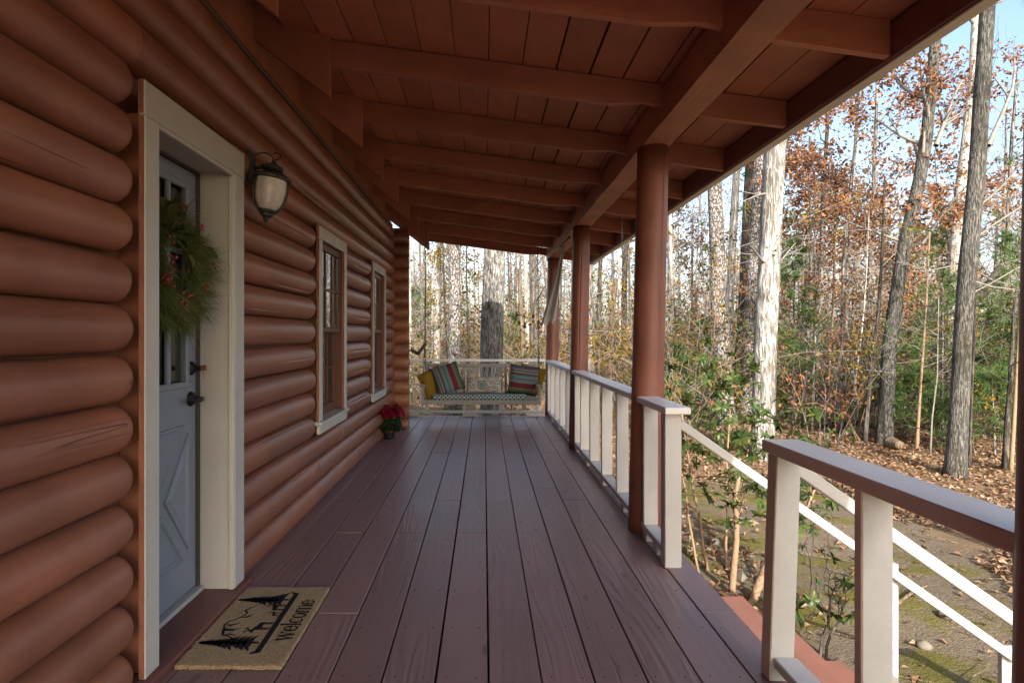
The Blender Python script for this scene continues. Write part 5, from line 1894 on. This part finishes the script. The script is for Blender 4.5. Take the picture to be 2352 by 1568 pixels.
oak('tan leafy tree at the far right behind the pines', [(2270, 960), (2275, 800), (2282, 660)], 23, 9, 6.6, 185, 14, 1.6, 2.4, 7, .13, 'tan_leaf')
oak('brown-leaved oak arching high left of the curved trunk', [(1925, 990), (1940, 600), (1965, 330)], 13.8, 10, 8.6, 186, 12, 4.2, 2.3, 10, .115)
oak('brown-leaved oak behind the tall dark-patched trunk', [(2300, 980), (2306, 700), (2318, 420)], 17, 12, 8.6, 145, 12, 3.4, 2.4, 5)
oak('yellow-leaved sapling between dark pine and massive oak at the porch end', [(1024, 900), (1026, 800), (1022, 690)], 19, 6, 4.6, 146, 11, 1.0, 1.4, 6, .09, 'yellow_leaf')
oak('yellow-leaved bush right of the dark pine at the porch end', [(1075, 900), (1078, 820), (1074, 740)], 20, 6, 4.0, 147, 10, .8, 1.4, 6, .09, 'yellow_leaf')
oak('thin oak with scattered brown leaves left of the thick post', [(1455, 940), (1450, 800), (1446, 660)], 20, 7, 6.5, 148, 9, 1.5, 1.6, 3, .09)
# young pines
PG = 'young pines'
def pine(label, x, ytop, ybot, Y, seed, wpx=6, spread=0.9, dense=1.0, z0=0.5):
    rng = random.Random(seed)
    b = at(x, ybot, Y); b.z = gz(b.x, Y)
    top = at(x, ytop, Y).z
    h = top - b.z
    root = thing('young_pine', label, 'pine', b, PG)
    m = MB()
    n = 9
    lean = rng.uniform(-.1, .1)
    ax = [Vector((lean * (i / n) ** 2, 0, h * i / n - .05)) for i in range(n + 1)]
    m.tube(ax, [wpx * Y / F_ / 2 * (1.1 - .9 * i / n) for i in range(n + 1)], 7)
    put('trunk', m.mesh('trunk', 'pine_bark', True), root, b)
    m = MB(); tips = []
    k = int(30 * dense * max(1, h / 3))
    for i in range(k):
        f = (i + rng.random()) / k
        f = z0 / h + (1 - z0 / h) * f
        p = Vector((lean * f * f, 0, h * f))
        a = rng.uniform(0, 2 * PI)
        L = spread * (1.05 - f) * rng.uniform(.55, 1.1) + .12
        grow(m, tips, p, Vector((math.cos(a), math.sin(a), rng.uniform(.0, .5))), L, .010, 1, rng, 3, .05, .12, (3, 5), .0035)
    tips.append((Vector((lean, 0, h)), Vector((0, 0, 1))))
    put('branches', m.mesh('branches', 'dark_bark', True), root, b)
    m = MB()
    needles_at(m, tips, 17, .17, rng, .006)
    put('crown', m.mesh('crown', 'pine_needle'), root, b)
pine('young pine with dense dark green needles right of the white trunk', 1822, 545, 985, 14, 151, 7, .75, 1.0, 1.2)
pine('young green pine between the two right grey trees', 2075, 800, 1010, 13.5, 152, 6, 1.1, 1.1)
pine('broad young pine left of the white sunlit trunk on the right', 2135, 720, 1000, 14.5, 153, 6, 1.2)
pine('bright green pine at the right edge beyond the dark-patched trunk', 2310, 700, 1030, 12.5, 154, 8, 1.4, 1.3)
pine('tall young pine cut by the right picture edge', 2385, 640, 1040, 12, 155, 9, 1.5, 1.2)
pine('low young pine behind the fallen logs', 2010, 880, 1000, 15, 156, 5, .9)
pine('dark little evergreen just right of the thick post', 1562, 800, 960, 13, 157, 6, .55, 1.3, .2)
pine('faint young pine between thick post and plated pine', 1606, 740, 950, 18, 158, 6, .9)
pine('distant round-topped green pine past the house corner', 958, 660, 900, 30, 159, 6, 1.8, 1.2, 2)
pine('young pine behind the rails right of the massive oak', 1187, 720, 900, 22, 160, 5, .9)
pine('young pine behind the bright white trunk', 1795, 760, 985, 16, 161, 5, .9)
pine('green pine branches low beside the tall dark-patched trunk', 2260, 830, 1040, 13.2, 162, 6, 1.2, 1.0)

pine('full young pine in front of the white sunlit trunk on the right', 2165, 640, 1020, 12.9, 163, 7, 1.3, 1.2)
pine('dense pine behind the sapling at the right edge', 2345, 540, 1020, 13.6, 164, 8, 1.6, 1.2, 1.0)
pine('short bushy pine between the fallen logs and the dark-patched trunk', 2110, 860, 1030, 12.2, 165, 5, .9, 1.3, .3)
pine('short bushy pine right of the tall dark-patched trunk', 2285, 860, 1050, 11.2, 166, 5, .9, 1.3, .3)
pine('slender pine high behind the curved grey trunk', 2180, 480, 1000, 18, 167, 7, 1.5, .8, 4.0)

# trees of the yard beside and behind the camera; their shadows cross the track and the trunks
make_tree('tall bare tree standing in the yard right of the porch, outside the picture', [(3300, 1500), (3320, 900)], 3.6, 60, 'grey_bark', 12, 171, limbs=7, limb_z=3.5, depth=2)
make_tree('bare leaning tree in the yard beside the camera, outside the picture', [(6200, 2600), (6300, 1000)], 1.6, 160, 'grey_bark', 13, 172, limbs=8, limb_z=3.5, depth=2)

# slim bare trees deeper in the wood, all of one kind
def deep_trees():
    rng = random.Random(77)
    n = 0
    used, deep = [], {}
    while n < 26:
        Y = rng.uniform(21, 42)
        k = rng.uniform(-0.16, 0.92)
        X = k * Y
        if any(abs(k - q) < 0.008 for q in used):
            continue
        used.append(k)
        g = gz(X, Y)
        mt = rng.choice(['white_bark', 'grey_bark', 'grey_bark', 'dark_bark', 'dark_bark'])
        cw_ = {'white_bark': 'whitish', 'grey_bark': 'grey', 'dark_bark': 'dark'}[mt]
        zn = 'past the porch end' if k < .10 else 'between the porch posts' if k < .24 else 'around the big trunk cluster' if k < .50 else 'behind the two right grey trunks'
        root = thing('slim_tree', 'slim bare %s tree deep in the wood %s' % (cw_, zn), 'tree', (X, Y, g), 'slim bare trees deep in the wood')
        deep.setdefault((cw_, zn), []).append((k, root))
        h = rng.uniform(7, 13)
        r = rng.uniform(.05, .11)
        lean = Vector((rng.gauss(0, .05), rng.gauss(0, .05), 1))
        pts = [Vector((0, 0, -.1))]
        for i in range(9):
            pts.append(pts[-1] + (lean + Vector((rng.gauss(0, .035), rng.gauss(0, .035), 0))) * (h / 9))
        rr = [r * (1.1 - .85 * i / 9) for i in range(10)]
        m = MB(); m.tube(pts, rr, 8)
        put('trunk', m.mesh('trunk', mt, True), root, (X, Y, g))
        m = MB(); tips = []
        for i in range(13):
            q = rng.randrange(2, 9)
            a = rng.uniform(0, 2 * PI)
            grow(m, tips, pts[q], Vector((math.cos(a), math.sin(a), rng.uniform(.2, .9))), rng.uniform(1.2, 2.8), max(.014, rr[q] * .4), 2, rng, 4, .05, .17, (3, 4), .006)
        put('branches', m.mesh('branches', 'twig_bark', True), root, (X, Y, g))
        if rng.random() < .45:
            m = MB()
            leaves_at(m, tips, 1, .2, .11, rng)
            put('crown', m.mesh('crown', 'oak_leaf'), root, (X, Y, g))
        n += 1
    nth = ['first', 'second', 'third', 'fourth', 'fifth', 'sixth', 'seventh', 'eighth']
    for key, lst in deep.items():
        if len(lst) > 1:
            for i, (k, o) in enumerate(sorted(lst, key=lambda q: q[0])):
                o['label'] = '%s slim %s tree from left, deep in the wood %s' % (nth[min(i, 7)], key[0], key[1])
deep_trees()

# the wood that closes the view, one mass
def far_wood():
    rng = random.Random(78)
    m = MB()
    lf = []
    for i in range(300):
        Y = rng.uniform(40, 95)
        X = rng.uniform(-.3, 1.05) * Y
        g = gz(X, Y)
        h = rng.uniform(6, 12)
        r = rng.uniform(.07, .15)
        b = Vector((X, Y, g))
        ln = Vector((rng.gauss(0, .05), rng.gauss(0, .05), 1))
        pts = [b + ln * (h * t / 4) for t in range(5)]
        mi = rng.choice([0, 0, 0, 0, 2])
        m.tube(pts, [r * (1.1 - .8 * t / 4) for t in range(5)], 5, mi, cap=False)
        for k in range(12):
            q = b + ln * (h * rng.uniform(.12, 1))
            a = rng.uniform(0, 2 * PI)
            tp = []
            grow(m, tp, q, Vector((math.cos(a), math.sin(a), rng.uniform(.2, 1.0))), rng.uniform(1.2, 3.2), .035, 1, rng, 3, .06, .18, (2, 3), .014, 1)
            if rng.random() < .4:
                lf += tp
    leaves_at(m, lf, 3, .35, .22, rng, 3)
    tag(put('far_wood', m.mesh('far_wood', ['grey_bark', 'twig_bark', 'white_bark', 'oak_leaf'])), 'bare grey wood far behind, seen between the trunks', 'wood', kind='stuff')
far_wood()

# thicket of stems, twigs and leaves under the trees
def brush():
    rng = random.Random(79)
    m = MB()
    for i in range(2050):
        Y = 11.2 + 22 * rng.random() ** 1.3
        X = rng.uniform(-.22, .95) * Y
        if Y < 13 and 5.3 < X < 11 and rng.random() < .75:
            continue
        if Y < 18.5 and -2.6 < X < 3.2 and (Y < 13.5 or rng.random() < .7):
            continue
        if Y < 15.8 and .34 < X / Y < .52 and rng.random() < .85:
            continue
        b = Vector((X, Y, gz(X, Y)))
        h = rng.uniform(.5, 2.7) * (1 if rng.random() < .75 else 1.6)
        tips = []
        d = Vector((rng.gauss(0, .35), rng.gauss(0, .35), 1))
        grow(m, tips, b, d, h, rng.uniform(.004, .009) + .0002 * Y, 1, rng, 4, .03, .16, (4, 6), .004, rng.choice([0, 0, 1]))
        q = rng.random()
        if q < .75:
            leaves_at(m, tips, rng.choice([3, 6, 9]), .085, .08 + .001 * Y, rng, rng.choice([2, 2, 3, 4, 5]) if X < 9 or q < .4 else rng.choice([2, 5]), .2)
    tag(put('thicket', m.mesh('thicket', ['twig_bark', 'shrub_stem', 'brush_leaf', 'oak_leaf', 'yellow_leaf', 'green_leaf'])), 'thin undergrowth of twigs and yellowing leaves under the trees', 'undergrowth', kind='stuff')
brush()

# fallen leaves
def litter():
    rng = random.Random(80)
    m = MB()
    n = 0
    while n < 30000:
        if rng.random() < .72:
            Y = rng.uniform(3.0, 15.0); X = rng.uniform(1.6, .95 * Y + 1.5)
        else:
            Y = rng.uniform(10, 30); X = rng.uniform(-.2 * Y, .95 * Y)
        if X < 1.7 and Y < 10.3: continue
        edge = X - 0.10 * Y + 1.8 * (noise.noise(Vector((X * .9, Y * .9, 0))) * .5)
        keep = 1.0 if (edge > 4.1 or Y > 9) else (.30 if X < 2.6 and Y > 4.6 else .045)
        if rng.random() > keep: continue
        z = gz(X, Y) + rng.uniform(.008, .035)
        s = rng.uniform(.045, .105)
        a = rng.uniform(0, 2 * PI)
        t1, t2 = rng.gauss(0, .35), rng.gauss(0, .35)
        u = Vector((math.cos(a), math.sin(a), t1)).normalized()
        v = Vector((-math.sin(a), math.cos(a), t2)).normalized()
        k = rng.uniform(.05, .35) * s
        c = Vector((X, Y, z))
        up = Vector((0, 0, 1))
        m.add([tuple(c - u * s * .5), tuple(c + v * s * .32 + up * k), tuple(c + u * s * .5), tuple(c - v * s * .32 + up * k)], [(0, 1, 2), (0, 2, 3)])
        n += 1
    tag(put('fallen_leaves', m.mesh('fallen_leaves', 'litter_leaf')), 'carpet of dry brown leaves over the ground beyond the track', 'fallen leaves', kind='stuff')
    m = MB()
    for i in range(170):
        Y = rng.uniform(3.5, 14); X = rng.uniform(1.7, .9 * Y + 1)
        if X < 1.75 and Y < 10.3: continue
        a = rng.uniform(0, PI); L = rng.uniform(.12, .7)
        p = Vector((X, Y, gz(X, Y) + .015)); d = Vector((math.cos(a), math.sin(a), 0)) * L
        q = p + d; q.z = gz(q.x, q.y) + rng.uniform(.01, .06)
        mid = (p + q) / 2 + Vector((rng.uniform(-.04, .04), rng.uniform(-.04, .04), .01))
        r = rng.uniform(.003, .008)
        m.tube([p, mid, q], [r, r * .9, r * .5], 4, cap=False)
    tag(put('fallen_twigs', m.mesh('fallen_twigs', 'snag_wood')), 'small dead twigs strewn over the ground', 'twigs', kind='stuff')
litter()

# ------------------------------------------------------------------ shrub beside the steps
def whorl_mesh(n, L, w, seed, mat):
    rng = random.Random(seed)
    m = MB()
    for k in range(n):
        vs, fs = leaf_verts(L * rng.uniform(.75, 1.15), w * rng.uniform(.85, 1.15), rng.uniform(.1, .4), .25)
        M = Matrix.Rotation(2 * PI * k / n + rng.uniform(-.3, .3), 4, 'Z') @ Matrix.Rotation(rng.uniform(-.35, .65), 4, 'X') @ Matrix.Rotation(rng.uniform(-.4, .4), 4, 'Y')
        m.add([tuple(M @ Vector(v)) for v in vs], fs)
    return m.mesh('leaf_whorl', mat, True)
WH = [whorl_mesh(9, .088, .0145, 301 + i, 'green_leaf') for i in range(3)]
def shrub(label, base, stems, nw, spread, h, seed, stem_mat='shrub_stem'):
    rng = random.Random(seed)
    b = Vector((base[0], base[1], gz(base[0], base[1])))
    t = thing('evergreen_shrub', label, 'shrub', b, 'evergreen shrubs by the steps')
    ends = []
    for (dx, dy, hh, r, dx0, dy0) in stems:
        m = MB()
        p0 = Vector((dx0, dy0, -.06)); p3 = Vector((dx0 + dx, dy0 + dy, hh))
        pts = [p0.lerp(p3, k / 6) + Vector((rng.uniform(-.015, .015), rng.uniform(-.015, .015), 0)) for k in range(7)]
        m.tube(pts, [r * (1 - .45 * k / 6) for k in range(7)], 10)
        tips = []
        for k in range(4):
            q = pts[rng.randrange(3, 7)]
            grow(m, tips, q, Vector((rng.gauss(0, .6), rng.gauss(0, .6), 1)), rng.uniform(.25, .55) * h / 1.6, r * .35, 1, rng, 4, .08, .2, (2, 3), .003)
        put('stem', m.mesh('stem', stem_mat, True), t, b)
        ends += tips
    for k in range(nw):
        p, d = rng.choice(ends)
        q = b + p + Vector((rng.gauss(0, spread), rng.gauss(0, spread), rng.gauss(0, spread)))
        o = put('leaf_whorl', rng.choice(WH), t, q, (rng.gauss(0, .55), rng.gauss(0, .55), rng.uniform(0, 6.28)))
        s = rng.uniform(.65, 1.0)
        o.scale = (s, s, s)
shrub('leafy evergreen shrub with cut tan stems beside the short railing', (2.02, 5.3, 0),
      [(.10, .1, .95, .030, -.02, -.25), (.42, .15, .85, .038, .10, -.35), (.62, .3, .75, .022, .28, -.1), (-.1, .5, 1.45, .015, .0, .3), (.25, .6, 1.35, .014, .2, .4), (.5, .8, 1.15, .014, .35, .6), (-.2, .1, 1.1, .012, -.1, .2)], 290, .13, 1.6, 401)
shrub('small sprouting shrub with dark twigs close beside the steps', (2.10, 3.95, 0),
      [(.10, .0, .42, .012, 0, 0), (.22, .1, .36, .010, .05, .05), (-.06, .05, .34, .008, -.05, .0)], 16, .05, .6, 402, 'dark_bark')
shrub('sparse leafy shoot rising behind the near handrail', (2.55, 4.9, 0),
      [(.05, .0, .75, .006, 0, 0), (.18, .1, .62, .006, .1, .05)], 9, .08, .7, 403, 'dark_bark')
shrub('low green shrub under the trees right of the white trunk', (6.1, 11.2, 0),
      [(.1, 0, .45, .01, 0, 0), (.35, .1, .4, .01, .2, .1), (-.3, .1, .4, .01, -.1, .1)], 26, .16, .7, 404, 'dark_bark')

# ------------------------------------------------------------------ fallen logs, stump, stones
def fallen(label, pts, r, mat='snag_wood', cat='fallen log', name='fallen_log', kids=2, seed=1):
    rng = random.Random(seed)
    c = Vector(pts[len(pts) // 2])
    t = thing(name, label, cat, (c.x, c.y, gz(c.x, c.y)), 'dead wood on the ground')
    m = MB()
    P = []
    for (x, y, dz) in pts:
        P.append(Vector((x, y, gz(x, y) + r * .6 + dz)) - W[t.name])
    Q = [P[0]]
    for a, b in zip(P[:-1], P[1:]):
        for k in range(1, 5):
            Q.append(a.lerp(b, k / 4))
    m.tube(Q, [r * (1 - .5 * i / len(Q)) for i in range(len(Q))], 9, jit=trunk_jit(seed, .10))
    tips = []
    for k in range(kids):
        q = rng.choice(Q[3:])
        grow(m, tips, q, Vector((rng.gauss(0, 1), rng.gauss(0, 1), .5)), rng.uniform(.4, 1.1), r * .35, 1, rng, 4, .02, .2, (2, 3))
    put('wood', m.mesh('wood', mat, True), t, W[t.name])
def ap(x, y):     # ground point seen at a photo position, on the flat part of the yard
    Y = (H_ + .86) * F_ / (y - VY)
    return ((x - VX) * Y / F_, Y)
a, b, c = ap(1880, 985), ap(1960, 990), ap(2050, 1000)
fallen('long dark fallen log lying behind the curved trunk', [(*a, .12), (*b, .2), (*c, .1)], .085, 'dark_bark', seed=1)
a, b, c = ap(1930, 1003), ap(1985, 1005), ap(2025, 1012)
fallen('short fallen log against the foot of the curved trunk', [(*a, .02), (*b, .1), (*c, .12)], .075, 'snag_wood', seed=2)
a, b, c = ap(2085, 1002), ap(2150, 1030), ap(2215, 1046)
fallen('thin bent dead branch lying between the two right trees', [(*a, .42), (*b, .25), (*c, .1)], .035, 'dark_bark', kids=3, seed=3)
a, b, c = ap(2080, 1010), ap(2110, 1004), ap(2140, 1000)
fallen('pale barkless branch lying on the bent dead branch', [(*a, .1), (*b, .3), (*c, .36)], .06, 'snag_wood', kids=2, seed=4)
a, b = ap(2045, 1035), ap(2068, 1043)
fallen('pale broken log stub lying right of the curved trunk', [(*a, .05), ((a[0] + b[0]) / 2, (a[1] + b[1]) / 2, .06), (*b, .08)], .13, 'snag_wood', kids=0, cat='log stub', name='log_stub', seed=5)
a, b, c = ap(2055, 1405), ap(2090, 1385), ap(2130, 1370)
fallen('broken stick lying on the mossy ground behind the near rail', [(*a, .0), (*b, .02), (*c, .05)], .016, 'snag_wood', kids=0, cat='stick', name='stick', seed=6)
a, b, c = ap(1690, 1290), ap(1720, 1275), ap(1760, 1270)
fallen('dead stick lying under the evergreen shrub', [(*a, .0), (*b, .02), (*c, .03)], .012, 'snag_wood', kids=1, cat='stick', name='stick', seed=7)

def stones():
    rng = random.Random(90)
    for lab, (x, y), s in [('rounded tan stone lying in the dirt under the shrub', ap(1692, 1330), .085), ('flat pale stone beside the stick on the track', ap(2180, 1430), .07), ('small grey stone near the foot of the steps', ap(2120, 1490), .05), ('pale stone half buried under the shrub', ap(1642, 1250), .06)]:
        m = MB()
        prof = [(0, 1), (.55, .85), (.9, .45), (1, 0), (.8, -.6), (0, -.9)]
        m.lathe([(r * s, z * s * .6) for r, z in prof], 12)
        sd = rng.uniform(0, 50)
        m.v = [tuple(Vector(v) * (1 + .35 * noise.noise(Vector(v) * 14 + Vector((sd, 0, 0))))) for v in m.v]
        tag(put('stone', m.mesh('stone', 'stone', True), None, (x, y, gz(x, y) + s * .2), (0, 0, rng.uniform(0, 6))), lab, 'stone', 'stones in the dirt')
stones()
